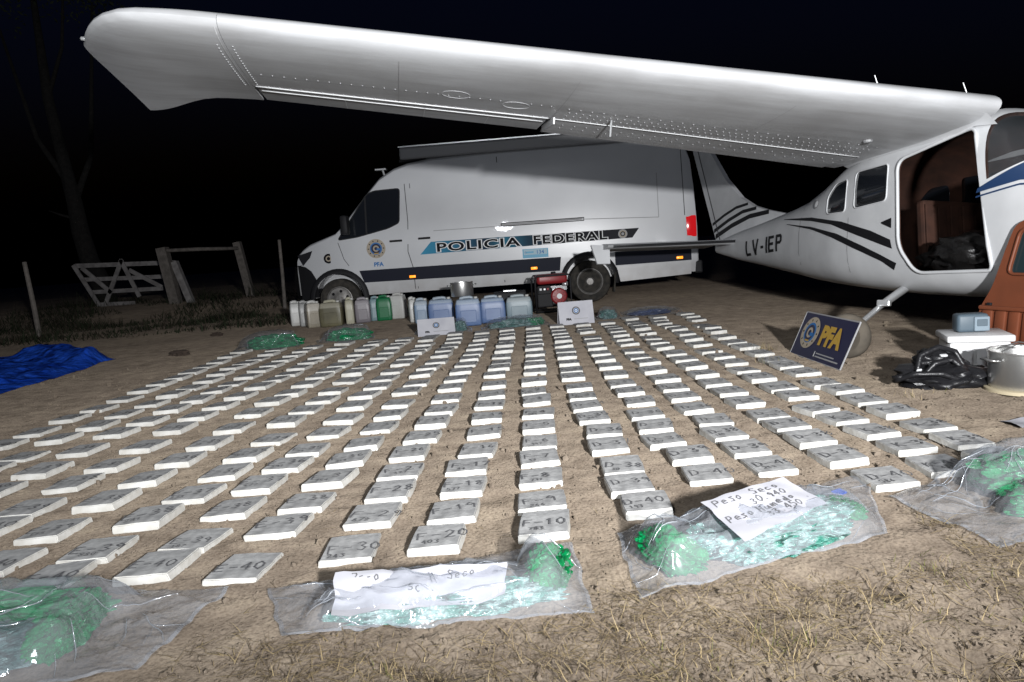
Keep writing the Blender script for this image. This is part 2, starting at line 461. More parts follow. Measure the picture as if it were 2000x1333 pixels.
def ground_material():
    m = bpy.data.materials.new('dry_soil'); m.use_nodes = True
    nt = m.node_tree; b = nt.nodes['Principled BSDF']
    b.inputs['Roughness'].default_value = 0.95; b.inputs['Specular IOR Level'].default_value = 0.1; b.inputs['Diffuse Roughness'].default_value = 1.0
    tc = nt.nodes.new('ShaderNodeTexCoord')
    def nz(s, d=5, dist=0.0):
        n = nt.nodes.new('ShaderNodeTexNoise'); n.inputs['Scale'].default_value = s; n.inputs['Detail'].default_value = d
        n.inputs['Distortion'].default_value = dist
        nt.links.new(tc.outputs['Object'], n.inputs['Vector']); return n
    def ramp(n, *els):
        r = nt.nodes.new('ShaderNodeValToRGB')
        while len(r.color_ramp.elements) < len(els): r.color_ramp.elements.new(0.5)
        for e, (p, c) in zip(r.color_ramp.elements, els): e.position = p; e.color = (*c, 1)
        nt.links.new(n.outputs[0], r.inputs[0]); return r
    def mix(a, c, fac, mode='MIX'):
        x = nt.nodes.new('ShaderNodeMix'); x.data_type = 'RGBA'; x.blend_type = mode
        if isinstance(fac, float): x.inputs[0].default_value = fac
        else: nt.links.new(fac, x.inputs[0])
        nt.links.new(a, x.inputs[6]); nt.links.new(c, x.inputs[7]); return x.outputs[2]
    big = ramp(nz(0.7, 4), (0.3, (0.150, 0.119, 0.091)), (0.5, (0.222, 0.178, 0.135)), (0.7, (0.30, 0.246, 0.180)))
    mid = ramp(nz(7, 6, 0.4), (0.32, (0.112, 0.090, 0.071)), (0.52, (0.215, 0.176, 0.139)), (0.75, (0.32, 0.268, 0.205)))
    fine = ramp(nz(95, 4), (0.35, (0.62, 0.59, 0.57)), (0.55, (1, 1, 1)), (0.75, (1.15, 1.12, 1.06)))
    c = mix(big.outputs[0], mid.outputs[0], 0.55)
    c = mix(c, fine.outputs[0], 0.75, 'MULTIPLY')
    nt.links.new(c, b.inputs['Base Color'])
    n1 = nz(60, 6); n2 = nz(9, 5)
    ad = nt.nodes.new('ShaderNodeMath'); ad.operation = 'MULTIPLY_ADD'; ad.inputs[1].default_value = 0.5
    nt.links.new(n1.outputs[0], ad.inputs[0]); nt.links.new(n2.outputs[0], ad.inputs[2])
    bp = nt.nodes.new('ShaderNodeBump'); bp.inputs['Strength'].default_value = 0.8; bp.inputs['Distance'].default_value = 0.022
    nt.links.new(ad.outputs[0], bp.inputs['Height']); nt.links.new(bp.outputs[0], b.inputs['Normal'])
    return m
M_SOIL = ground_material()
gmb = MB(); gmb.grid(rows, M_SOIL)
ground = gmb.build('ground', None, smooth=True, fix=False)
kind(ground, 'structure', 'bare brown soil with trampled dry grass')

# ------------------------------------------------------------------ rows of wrapped packages
COLUMNS = [
    [(-3.387,4.368),(-3.362,4.677),(-3.380,5.077),(-3.346,5.407),(-3.346,5.776),(-3.349,6.110),(-3.337,6.413),(-3.319,6.710),(-3.348,7.072),(-3.352,7.423),(-3.345,7.742),(-3.412,8.218),(-3.383,8.528)],
    [(-3.046,3.773),(-3.025,4.029),(-3.028,4.386),(-2.959,4.706),(-2.971,5.072),(-2.930,5.408),(-2.948,5.794),(-2.914,6.079),(-2.924,6.437),(-2.943,6.786),(-2.976,7.180),(-2.951,7.456),(-2.918,7.752),(-2.919,8.129),(-2.945,8.471)],
    [(-2.662,3.299),(-2.654,3.630),(-2.667,4.028),(-2.687,4.435),(-2.633,4.732),(-2.628,5.089),(-2.588,5.435),(-2.587,5.805),(-2.589,6.159),(-2.574,6.498),(-2.568,6.822),(-2.560,7.148),(-2.539,7.465),(-2.536,7.822),(-2.533,8.172),(-2.500,8.494)],
    [(-2.325,2.786),(-2.305,2.990),(-2.306,3.334),(-2.274,3.624),(-2.302,4.025),(-2.317,4.453),(-2.314,4.791),(-2.279,5.104),(-2.266,5.471),(-2.252,5.871),(-2.205,6.172),(-2.178,6.437),(-2.179,6.796),(-2.166,7.125),(-2.153,7.452),(-2.146,7.777),(-2.137,8.171),(-2.137,8.565)],
    [(-2.012,2.409),(-2.004,2.697),(-1.963,3.011),(-1.934,3.324),(-1.913,3.649),(-1.902,3.982),(-1.906,4.370),(-1.918,4.768),(-1.898,5.110),(-1.862,5.440),(-1.846,5.823),(-1.826,6.164),(-1.804,6.437),(-1.775,6.732),(-1.774,7.167),(-1.740,7.461),(-1.763,7.931),(-1.728,8.249),(-1.736,8.572)],
    [(-1.704,2.220),(-1.681,2.438),(-1.631,2.728),(-1.584,3.037),(-1.553,3.335),(-1.548,3.629),(-1.533,3.987),(-1.573,4.399),(-1.538,4.720),(-1.515,5.046),(-1.514,5.408),(-1.509,5.846),(-1.515,6.209),(-1.496,6.521),(-1.472,6.803),(-1.442,7.141),(-1.439,7.529),(-1.434,7.918),(-1.413,8.250),(-1.402,8.569)],
    [(-1.365,2.240),(-1.328,2.462),(-1.307,2.781),(-1.304,3.094),(-1.267,3.384),(-1.225,3.638),(-1.214,4.007),(-1.208,4.352),(-1.211,4.718),(-1.226,5.118),(-1.182,5.482),(-1.197,5.835),(-1.169,6.163),(-1.143,6.561),(-1.131,6.859),(-1.107,7.250),(-1.081,7.531),(-1.088,7.938),(-1.103,8.347),(-1.088,8.628)],
    [(-1.056,2.201),(-1.040,2.535),(-1.002,2.803),(-0.987,3.098),(-0.959,3.406),(-0.930,3.692),(-0.920,4.047),(-0.906,4.391),(-0.909,4.725),(-0.906,5.146),(-0.869,5.464),(-0.875,5.865),(-0.859,6.184),(-0.813,6.496),(-0.815,6.965),(-0.799,7.272),(-0.762,7.554),(-0.752,7.964),(-0.765,8.337),(-0.786,8.751)],
    [(-0.698,2.275),(-0.684,2.568),(-0.658,2.836),(-0.659,3.135),(-0.650,3.438),(-0.627,3.758),(-0.603,4.070),(-0.584,4.384),(-0.579,4.770),(-0.573,5.153),(-0.559,5.510),(-0.537,5.842),(-0.517,6.165),(-0.497,6.555),(-0.487,6.868),(-0.478,7.250),(-0.471,7.636),(-0.444,8.008),(-0.444,8.288),(-0.447,8.643)],
    [(-0.406,2.308),(-0.367,2.561),(-0.348,2.854),(-0.347,3.142),(-0.311,3.412),(-0.284,3.755),(-0.272,4.078),(-0.272,4.437),(-0.260,4.789),(-0.247,5.162),(-0.249,5.581),(-0.220,5.902),(-0.200,6.183),(-0.202,6.566),(-0.179,6.915),(-0.169,7.310),(-0.145,7.618),(-0.143,7.966),(-0.140,8.297),(-0.143,8.715)],
    [(-0.033,2.341),(-0.026,2.606),(-0.015,2.887),(0.000,3.186),(0.010,3.488),(0.017,3.764),(0.025,4.111),(0.036,4.449),(0.037,4.783),(0.045,5.145),(0.071,5.560),(0.084,5.894),(0.101,6.211),(0.112,6.599),(0.122,6.932),(0.147,7.291),(0.153,7.658),(0.163,8.013),(0.173,8.352),(0.180,8.780)],
    [(0.359,2.472),(0.343,2.699),(0.349,2.963),(0.334,3.279),(0.343,3.568),(0.337,3.845),(0.334,4.167),(0.342,4.526),(0.349,4.841),(0.346,5.206),(0.358,5.506),(0.373,5.866),(0.390,6.275),(0.403,6.581),(0.417,6.990),(0.442,7.364),(0.454,7.699),(0.459,8.022),(0.470,8.369),(0.475,8.751)],
    [(0.669,2.765),(0.664,3.045),(0.621,3.323),(0.617,3.600),(0.632,3.883),(0.658,4.223),(0.652,4.541),(0.654,4.850),(0.663,5.222),(0.669,5.557),(0.681,5.908),(0.690,6.277),(0.711,6.688),(0.740,7.074),(0.749,7.392),(0.767,7.973),(0.774,8.274),(0.798,8.701)],
    [(0.966,2.837),(0.949,3.095),(0.942,3.362),(0.945,3.650),(0.938,3.944),(0.944,4.282),(0.952,4.561),(0.975,4.911),(0.964,5.245),(0.993,5.606),(0.980,5.929),(0.986,6.250),(1.032,6.761),(1.045,7.095),(1.064,7.461),(1.082,7.771),(1.090,8.064),(1.099,8.379),(1.102,8.723)],
    [(1.323,2.587),(1.279,2.878),(1.273,3.165),(1.264,3.422),(1.251,3.666),(1.247,3.996),(1.245,4.294),(1.239,4.588),(1.267,4.948),(1.285,5.306),(1.281,5.599),(1.288,5.977),(1.281,6.317),(1.300,6.683),(1.319,7.055),(1.345,7.465),(1.371,7.878),(1.395,8.175),(1.385,8.462),(1.446,8.971)],
    [(1.585,2.678),(1.611,2.955),(1.601,3.204),(1.587,3.487),(1.555,3.696),(1.578,4.072),(1.559,4.302),(1.560,4.656),(1.577,5.002),(1.593,5.330),(1.602,5.654),(1.593,5.968),(1.619,6.366),(1.641,6.748),(1.688,7.164),(1.702,7.562),(1.697,7.862),(1.693,8.243),(1.714,8.519),(1.771,8.854)],
    [(1.837,2.681),(1.857,2.951),(1.881,3.242),(1.879,3.569),(1.869,3.837),(1.879,4.123),(1.836,4.324),(1.889,4.747),(1.895,5.033),(1.899,5.308),(1.919,5.632),(1.923,6.008),(1.914,6.305),(1.950,6.719),(2.002,7.140),(2.047,7.526),(2.035,7.785),(2.117,8.341),(2.145,8.694),(2.157,9.024)],
]

PW, PD, PH = 0.180, 0.200, 0.0315
def package_mesh(k, shear):
    rnd = random.Random(100 + k)
    bm = bmesh.new(); bmesh.ops.create_cube(bm, size=1)
    for q in bm.verts:
        q.co = Vector(((q.co.x + 0.5) * PW, (q.co.y + 0.5) * PD, (q.co.z + 0.5) * PH))
        q.co += Vector((rnd.uniform(-.004, .004), rnd.uniform(-.004, .004), rnd.uniform(-.002, .002)))
    bmesh.ops.subdivide_edges(bm, edges=bm.edges[:], cuts=3, use_grid_fill=True)
    ko = Vector((k * 3.1, k * 1.7, 0))
    for q in bm.verts:   # soft bulges and dents of a hand-wrapped block
        d = q.co - Vector((PW / 2, PD / 2, PH / 2))
        q.co.x += .0035 * noise.noise(q.co * 22 + ko) + d.x * .02 * (1 - abs(d.y) / (PD / 2))
        q.co.y += .0035 * noise.noise(q.co * 22 + ko * 2) + d.y * .02 * (1 - abs(d.x) / (PW / 2))
        q.co.z += .003 * noise.noise(q.co * 18 + ko * 3) * (1 if d.z > 0 else 0)
    for q in bm.verts: q.co.x += q.co.y * math.tan(R(shear))
    bmesh.ops.bevel(bm, geom=[e for e in bm.edges if len(e.link_faces) == 2 and e.calc_face_angle() > .9], offset=0.0035, segments=2, affect='EDGES')
    bmesh.ops.recalc_face_normals(bm, faces=bm.faces[:])
    me = bpy.data.meshes.new('wrapped_package'); 
    for f in bm.faces:
        f.material_index = 1 if f.normal.z > 0.75 else 0
        f.smooth = True
    bm.to_mesh(me); bm.free()
    me.materials.append(M_PKS); me.materials.append(M_PKT)
    me.set_sharp_from_angle(angle=R(28))
    return me
PKG = [[package_mesh(k, s) for k in range(8)] for s in (8, 5, 2)]   # the packages are a little out of square
ORD = ['', 'first', 'second', 'third', 'fourth', 'fifth', 'sixth', 'seventh', 'eighth', 'ninth', 'tenth', 'eleventh', 'twelfth', 'thirteenth',
       'fourteenth', 'fifteenth', 'sixteenth', 'seventeenth', 'eighteenth', 'nineteenth', 'twentieth']
LET = ['K', 'K', 'K', 'E', 'E', 'E', 'E', 'E', 'F', 'F', 'F', 'D', 'D', 'D', 'D', 'K', 'K']
allp = sorted((y, ci, ri, x) for ci, C in enumerate(COLUMNS) for ri, (x, y) in enumerate(C))
FAR = set((ci, ri) for _, ci, ri, _ in allp[300:])
rest = MB()
rnd = random.Random(5)
for ci, C in enumerate(COLUMNS):
    for ri, (x, y) in enumerate(C):
        yaw = R(3.0 + 1.5 * max(-1.4, min(1.6, x)) + rnd.gauss(0, 2.4))
        num = max(1, {8: 30, 9: 20, 10: 10}.get(ci, 40) - ri)
        z = gz(x + 0.09, y + 0.09) - 0.003
        rot = (R(rnd.gauss(0.4, 0.8)), R(rnd.gauss(0, 0.9)), yaw)
        me = PKG[0 if x < -.8 else 1 if x < .7 else 2][(ci * 7 + ri * 3) % 8]
        txt = LET[ci] + '-' + str(num)
        th = rnd.uniform(.05, .065)
        wm = Matrix.Translation((rnd.uniform(.018, .035), rnd.uniform(.045, .07), PH + 0.0036)) @ Matrix.Rotation(R(rnd.gauss(3, 5)), 4, 'Z')
        if (ci, ri) in FAR:
            mt = Matrix.Translation((x, y, z)) @ Euler(rot).to_matrix().to_4x4()
            rest.add([mt @ q.co for q in me.vertices], [tuple(p.vertices) for p in me.polygons if p.normal.z <= 0.75], M_PKS)
            rest.add([mt @ q.co for q in me.vertices], [tuple(p.vertices) for p in me.polygons if p.normal.z > 0.75], M_PKT)
            continue
        o = bpy.data.objects.new('wrapped_package', me); COL.objects.link(o)
        o.location = (x, y, z); o.rotation_euler = rot; o.scale = (rnd.uniform(.96, 1.04), rnd.uniform(.94, 1.05), rnd.uniform(.9, 1.12))
        tag(o, f'flat white wrapped package, {ORD[ri + 1]} from the front in the {ORD[ci + 1]} column from the left', 'package', 'wrapped packages laid out in columns on the soil')
        w = MB(); handwriting(w, txt, wm, th, rnd.uniform(.005, .008), M_INK, rnd)
        if rnd.random() < 0.6:   # a second scribbled line
            w2 = wm @ Matrix.Translation((rnd.uniform(0, .04), -rnd.uniform(.03, .04), 0))
            handwriting(w, str(rnd.randint(10, 999)), w2, th * 0.45, .0035, M_INK, rnd, 0.06)
        w.build('marker_writing', o, fix=False)
if rest.v:
    kind(rest.build('wrapped_packages', None), 'stuff', 'the farthest white wrapped packages at the back edge of the layout')

# ------------------------------------------------------------------ clear plastic bags with green contents
def lump(mb, c, s, yaw, m, seed, amp=0.26, freq=2.6, sub=5):
    bm = bmesh.new(); bmesh.ops.create_icosphere(bm, subdivisions=sub, radius=1)
    off = Vector((seed * 3.7, seed * 1.3, seed * 2.1)); e = Matrix.Rotation(yaw, 3, 'Z')
    vs = []
    for q in bm.verts:
        p = q.co.copy()
        r = .90 + amp * noise.noise(p * freq + off) + amp * 1.5 * (.22 - abs(noise.noise(p * freq * 1.7 + off))) + amp * .9 * (.2 - abs(noise.noise(p * freq * 3.9 + off))) + amp * 0.3 * noise.noise(p * freq * 8 + off)
        r = min(r, 1.10)
        p = Vector((abs(p.x) ** 0.8 * (1 if p.x > 0 else -1), abs(p.y) ** 0.85 * (1 if p.y > 0 else -1), p.z)) * r
        p = e @ Vector((p.x * s[0], p.y * s[1], p.z * s[2]))
        p += Vector(c)
        p.z = max(p.z, gz(p.x, p.y) + 0.006)
        vs.append(p)
    bm.verts.index_update()
    mb.add(vs, [[q.index for q in f.verts] for f in bm.faces], m)
    bm.free()

def plastic_bag(label, corners, lumps, hmax, film=None, seed=1, group='clear plastic bags on the ground', nu=60, nv=36, note=None, zipb=None, flap=0.0, crease=0):
    """corners a,b,c,d run round the bag; lumps: (center xy, half sizes, yaw, material)"""
    a, b, c, d = [Vector((*q, 0)) for q in corners]
    cen = (a + b + c + d) / 4
    root = empty('plastic_bag', (cen.x, cen.y, gz(cen.x, cen.y)))
    tag(root, label, 'plastic bag', group)
    inv = Matrix.Translation(-root.location)
    for i, (lc, ls, ly, lm) in enumerate(lumps):
        mb = MB(); lump(mb, (lc[0], lc[1], ls[2] * 0.5 + gz(*lc)), ls, ly, lm, seed * 5 + i, sub=5 if seed < 5 else 4)
        mb.v = [tuple(inv @ Vector(q)) for q in mb.v]
        mb.build('contents', root, smooth=30)
    def body(p):   # how high the contents push the film
        h = 0.0
        for lc, ls, ly, lm in lumps:
            q = Matrix.Rotation(-ly, 3, 'Z') @ Vector((p.x - lc[0], p.y - lc[1], 0))
            t = (abs(q.x) / (ls[0] * 1.22)) ** 2.4 + (abs(q.y) / (ls[1] * 1.3)) ** 2.4
            if t < 1: h = max(h, ls[2] * 1.62 * (1 - t) ** 0.45)
        return h
    off = Vector((seed * 2.3, seed * 4.1, 0))
    top, bot = [], []
    for i in range(nu + 1):
        u = i / nu; rt, rb = [], []
        for k in range(nv + 1):
            v = k / nv
            uu = u + 0.018 * noise.noise(Vector((v * 4, seed, 0))) * (1 if 0.2 < u < .8 else 1.0); vv = v + 0.03 * noise.noise(Vector((u * 5, seed + 7, 0)))
            p = (a * (1 - uu) + d * uu) * (1 - vv) + (b * (1 - uu) + c * uu) * vv
            edge = min(u, 1 - u) * 9, min(v, 1 - v) * 7
            e = min(1, edge[0]) * min(1, edge[1])
            wr = noise.noise(p * 5 + off) * 0.008 + (0.10 - min(.10, abs(noise.noise(p * 6 + off * 2)))) * 0.10 + (0.06 - min(.06, abs(noise.noise(Vector((p.x * 3 + p.y * 5, p.y * 12 - p.x * 4, 0)) + off)))) * 0.12
            base = gz(p.x, p.y)
            hh = base + 0.008 + e * (body(p) * 1.03 + 0.014) + wr * (0.25 + 0.75 * e)
            lift = flap * (1 - min(1, edge[1])) * max(0, noise.noise(Vector((u * 4, v * 2, seed))))
            rt.append(inv @ Vector((p.x, p.y, max(hh + lift, base + 0.006))))
            rb.append(inv @ Vector((p.x, p.y, base + 0.003)))
        top.append(rt); bot.append(rb)
    mb = MB(); mb.grid(top, film or M_FILM)
    o = mb.build('plastic_film', root, smooth=True, fix=False)
    seam = MB()   # the welded, thicker border of the bag
    ring = [r[0] for r in top] + top[-1][1:] + [r[-1] for r in top[::-1]][1:] + top[0][::-1][1:-1]
    inner = [Vector(q) + (Vector((0, 0, q[2])) - Vector(q)).normalized() * 0.012 + Vector((0, 0, .004)) for q in ring]
    n = len(ring)
    seam.add(ring + inner, [(i, (i + 1) % n, n + (i + 1) % n, n + i) for i in range(n)], film or M_FILM)
    seam.build('welded_seam', root, smooth=True, fix=False)
    if crease:
        cr_ = MB(); kr = random.Random(seed * 11)
        for _ in range(crease):
            i, k = kr.uniform(.05, .95) * nu, kr.uniform(.08, .92) * nv; a_ = kr.uniform(0, 6.283); line = []
            for s_ in range(kr.randint(5, 16)):
                if not (0 <= i < nu and 0 <= k < nv): break
                ii, kk = int(i), int(k); fu, fv = i - ii, k - kk
                line.append(((top[ii][kk] * (1 - fu) + top[ii + 1][kk] * fu) * (1 - fv) + (top[ii][kk + 1] * (1 - fu) + top[ii + 1][kk + 1] * fu) * fv) + Vector((0, 0, .002)))
                a_ += kr.gauss(0, .10); i += math.cos(a_) * 1.1; k += math.sin(a_) * 1.1
            if len(line) < 3: continue
            n_ = len(line); w0 = kr.uniform(.0008, .0024)
            cr_.tube(line, [w0 * (.25 + .75 * math.sin(math.pi * (j + .5) / n_)) for j in range(n_)], M_CREASE_GLINT, 5, caps=False)
        kind(cr_.build('film_crease_glints', root, smooth=True), 'stuff')
    def surf(x, y): 
        return gz(x, y) + body(Vector((x, y, 0))) * 1.0 + 0.016
    if note:
        q = [Vector((*n_, 0)) for n_ in note['corners']]
        def sheet_z(u, v, p): return note['z'][0] * (1 - v) + note['z'][1] * v + note.get('wave', .004) * (noise.noise(p * 7 + off) + .5 * noise.noise(p * 19 + off))
        mb = MB(); rws = []
        for i in range(19):
            rr = []
            for k in range(13):
                u, v = i / 18, k / 12
                p = (q[0] * (1 - u) + q[1] * u) * (1 - v) + (q[3] * (1 - u) + q[2] * u) * v
                z = sheet_z(u, v, p)
                jx, jy = .012 * noise.noise(Vector((u * 3, v * 3, seed))), .016 * noise.noise(Vector((u * 4, v * 3, seed + 5)))
                rr.append(inv @ Vector((p.x + jx, p.y + jy, z)))
            rws.append(rr)
        mb.grid(rws, M_PAPER)
        po = mb.build('paper_note', root, smooth=True, fix=False)
        po['label'] = note.get('label', 'white sheet of paper with handwriting')
        wr = MB(); hr = random.Random(seed)
        L = (q[1] - q[0]).length; H = (q[3] - q[0]).length
        for (txt, lx, ly, hh, ww) in note['lines']:
            tmp = MB(); handwriting(tmp, txt, Matrix.Identity(4), hh, ww, M_INK, hr, 0.025)
            vs = []
            for t in tmp.v:
                u = (lx + t[0]) / L; v = (ly - t[1]) / H
                p = (q[0] * (1 - u) + q[1] * u) * (1 - v) + (q[3] * (1 - u) + q[2] * u) * v
                z = sheet_z(u, v, p) + 0.0025
                vs.append(inv @ Vector((p.x, p.y, z)))
            wr.add(vs, tmp.f, M_INK)
        wr.build('handwriting', po, fix=False)
    if zipb:
        mb = MB(); p = Vector(zipb)
        lp = inv @ Vector((p.x, p.y, surf(p.x, p.y) + 0.01))
        mb.rbox(lp, (.05, .035, .008), MATS['tarp_tab'] if 'tarp_tab' in MATS else mat('tarp_tab', (0.02, 0.10, 0.55), 0.4), .003, rot=(0.2, 0, 0.5))
        mb.build('blue_tab', root)
    return root

G, T, TD, DG = M_GREEN, M_TEAL, M_TEALD, M_DGREEN
plastic_bag('clear plastic bag at the lower left corner with dark green bundle inside', ((-2.15, 2.20), (-1.75, 1.55), (-1.02, 1.72), (-0.95, 2.16)),
            [((-1.62, 2.06), (.36, .10, .06), -.03, G), ((-1.32, 1.93), (.075, .18, .065), .15, G), ((-1.65, 1.82), (.32, .16, .055), .1, TD)], .1, seed=1, flap=.03, crease=30)
plastic_bag('clear plastic bag in front centre with a crumpled white paper and teal bundle', ((-.82, 2.13), (-.68, 1.83), (.17, 1.84), (.15, 2.30)),
            [((-.24, 1.94), (.33, .085, .048), .06, T), ((.055, 2.06), (.075, .13, .062), -.1, G), ((-.28, 2.03), (.26, .06, .034), .05, G)], .1, seed=2, flap=.03, crease=36,
            note=dict(z=(.104, .054), wave=.022, corners=((-.565, 1.997), (-.062, 1.979), (-.073, 1.873), (-.545, 1.837)), lines=[('Peso', .05, .05, .028, .0035), ('Seco', .33, .05, .028, .0035), ('50.4', .22, .10, .025, .003)], lift=.018,
                      label='crumpled white paper with faint handwriting'))
plastic_bag('clear plastic bag with handwritten white note lying on a teal and green bundle', ((.31, 2.36), (.30, 1.88), (1.16, 2.20), (1.37, 2.76)),
            [((.80, 2.25), (.33, .165, .060), .42, T), ((.44, 2.13), (.085, .145, .064), .30, G), ((1.10, 2.40), (.06, .09, .04), .4, G)], .11, seed=3, flap=.03, crease=36,
            note=dict(z=(.147, .112), wave=.007, corners=((.569, 2.229), (.906, 2.405), (.982, 2.236), (.631, 1.985)), lines=[('Peso  Seco', .03, .060, .040, .0045), ('30.940', .16, .105, .034, .004), ('Peso Humedo', .02, .155, .036, .0045), ('33.450', .16, .20, .034, .004)],
                      lift=.024, label='white paper note with handwritten weights'), zipb=(1.17, 2.56, 0))
plastic_bag('clear plastic bag at the right edge with bright green tangle inside', ((1.33, 2.52), (1.42, 2.05), (2.2, 2.15), (2.15, 2.88)),
            [((1.86, 2.48), (.24, .18, .085), .1, G), ((1.80, 2.27), (.20, .11, .062), .1, G), ((1.88, 2.58), (.12, .07, .085), .1, DG)], .12, seed=4, flap=.04, crease=34)
plastic_bag('long dark green bag lying beyond the far left end of the packages', ((-3.55, 9.25), (-3.45, 8.75), (-2.65, 8.85), (-2.70, 9.3)),
            [((-3.00, 9.03), (.36, .19, .115), .06, DG)], .2, film=M_FILMD, seed=5, nu=36, nv=20, crease=14)
plastic_bag('shiny dark green bag in front of the white and brown jerrycans', ((-2.58, 9.4), (-2.45, 8.98), (-1.75, 9.05), (-1.80, 9.45)),
            [((-2.08, 9.2), (.29, .17, .105), .05, DG)], .2, film=M_FILMD, seed=6, nu=36, nv=20, crease=14)
plastic_bag('crumpled clear bag lying behind the left small white sign', ((-1.28, 9.6), (-1.25, 9.15), (-.50, 9.15), (-.52, 9.6)),
            [((-1.05, 9.4), (.16, .12, .09), .0, TD), ((-.66, 9.35), (.09, .12, .09), .0, TD)], .2, film=M_FILMD, seed=7, nu=36, nv=20, crease=16)
plastic_bag('glinting clear and green bag in front of the blue jerrycans', ((-.40, 9.5), (-.38, 9.1), (.52, 9.12), (.50, 9.5)),
            [((.05, 9.3), (.32, .13, .075), .0, TD), ((.3, 9.32), (.14, .1, .07), .0, DG)], .2, film=M_FILMD, seed=8, nu=36, nv=20, crease=22)
plastic_bag('clear bag with dark pieces beside the right small white sign', ((.66, 9.75), (.68, 9.3), (1.50, 9.3), (1.45, 9.7)),
            [((.75, 9.55), (.12, .12, .10), .0, DG), ((1.30, 9.5), (.12, .12, .08), .0, TD)], .2, film=M_FILMD, seed=9, nu=36, nv=20)
plastic_bag('flat clear bag with dark blue contents behind the right end of the packages', ((1.55, 10.1), (1.50, 9.4), (2.30, 9.4), (2.40, 10.2)),
            [((1.88, 9.62), (.30, .12, .05), .05, mat('navy_plastic', (0.02, 0.04, 0.12), 0.3, bump=.6, bscale=20))], .2, film=M_FILMD, seed=10, nu=36, nv=20, flap=.06)
# ------------------------------------------------------------------ airplane (x forward, y to its left, z up, door sill at z = 0)
plane = empty('airplane', (4.14, 3.25, 0.64), (R(-6.3), R(-2.3), R(-81.3)))
tag(plane, 'white high-wing single-engine airplane with black swooshes and an open cabin doorway', 'airplane')

ST = [  # x, z bottom, z top, half width, squareness
 (-7.28, .38, .52, .045, 2.2), (-7.0, .33, .58, .085, 2.3), (-6.5, .245, .64, .145, 2.4), (-5.9, .165, .69, .215, 2.5), (-5.4, .09, .735, .28, 2.6),
 (-4.9, .02, .78, .35, 2.8), (-4.5, -.04, .83, .41, 3.0), (-4.1, -.085, .93, .475, 3.3), (-3.7, -.12, 1.06, .53, 3.8), (-3.3, -.15, 1.15, .56, 4.2),
 (-2.8, -.18, 1.19, .575, 4.4), (-2.3, -.195, 1.20, .575, 4.4), (-2.05, -.195, 1.17, .57, 4.2), (-1.85, -.19, 1.06, .565, 3.8), (-1.65, -.18, .93, .555, 3.4),
 (-1.45, -.17, .79, .545, 3.2), (-1.25, -.16, .70, .535, 3.2), (-.9, -.14, .67, .52, 3.0), (-.5, -.10, .63, .48, 2.7), (-.25, -.05, .58, .41, 2.5), (-.18, 0.0, .52, .34, 2.4)]
def st_at(x):
    for a, b in zip(ST, ST[1:]):
        if a[0] <= x <= b[0]:
            t = (x - a[0]) / (b[0] - a[0])
            return [a[i] + (b[i] - a[i]) * t for i in range(1, 5)]
    return list(ST[0][1:] if x < ST[0][0] else ST[-1][1:])
NR = 56
def fring(x, shrink=0.0):
    zb, zt, w, n = st_at(x); zc = (zb + zt) / 2; h = (zt - zb) / 2
    r = []
    for k in range(NR):
        t = 2 * math.pi * k / NR
        c, s = math.cos(t), math.sin(t)
        r.append(Vector((x, (w - shrink) * math.copysign(abs(c) ** (2 / n), c), zc + (h - shrink) * math.copysign(abs(s) ** (2 / n), s))))
    return r
def fy(x, z):
    zb, zt, w, n = st_at(x); zc = (zb + zt) / 2; h = (zt - zb) / 2
    q = min(.999, abs((z - zc) / h)); return -w * (1 - q ** n) ** (1 / n)
xs = []
for a, b in zip(ST, ST[1:]):
    for k in range(4 if b[0] - a[0] > .3 else 3): xs.append(a[0] + (b[0] - a[0]) * k / (4 if b[0] - a[0] > .3 else 3))
xs.append(ST[-1][0])
mb = MB(); rings = [fring(x) for x in xs]; mb.grid(rings, M_AIR, closed=True)
mb.add(rings[0], [tuple(range(NR))], M_AIR); mb.add(rings[-1], [tuple(range(NR))], M_AIR)
bm_w = mb.build('fuselage', plane, smooth=True)
bmx = bmesh.new(); bmx.from_mesh(bm_w.data); bmesh.ops.remove_doubles(bmx, verts=bmx.verts[:], dist=1e-5)
bmesh.ops.recalc_face_normals(bmx, faces=bmx.faces[:]); bmx.to_mesh(bm_w.data); bmx.free()
bm_w.data.materials.append(M_LINING)
fus = modify(bm_w, ('SOLIDIFY', dict(thickness=0.022, offset=-1, material_offset=1)))
fus.name = 'fuselage'
def rounded(pts, r=0.05, n=4):
    out = []; N = len(pts)
    for i in range(N):
        p, a, b = Vector(pts[i]), Vector(pts[i - 1]), Vector(pts[(i + 1) % N])
        da, db = (a - p), (b - p); q = min(r, da.length * .45, db.length * .45)
        s, e = p + da.normalized() * q, p + db.normalized() * q
        for k in range(n + 1):
            t = k / n; out.append(tuple((1 - t) ** 2 * s + 2 * t * (1 - t) * p + t * t * e))
    return out
def cutter(poly, y0, y1):
    c = MB(); c.prism([(x, y0, z) for x, z in poly], (0, y1 - y0, 0), M_LINING)
    return c.build('cutter', plane)
DOOR = rounded([(-2.78, .90), (-2.03, 1.02), (-1.80, .10), (-1.80, -.015), (-2.52, -.02), (-2.70, .20)], .09, 5)
WIN1 = rounded([(-3.355, .90), (-2.90, .90), (-2.885, .59), (-3.34, .57)], .05)
WIN2 = rounded([(-3.82, .57), (-3.83, .74), (-3.70, .85), (-3.49, .86), (-3.48, .56)], .05)
DWIN = rounded([(-2.75, .88), (-2.08, .95), (-1.95, .55), (-2.72, .55)], .06)
WSH = [(-1.865, .615), (-1.965, 1.065), (-1.99, 1.4), (-1.1, 1.4), (-1.1, .86), (-1.30, .76), (-1.58, .715)]
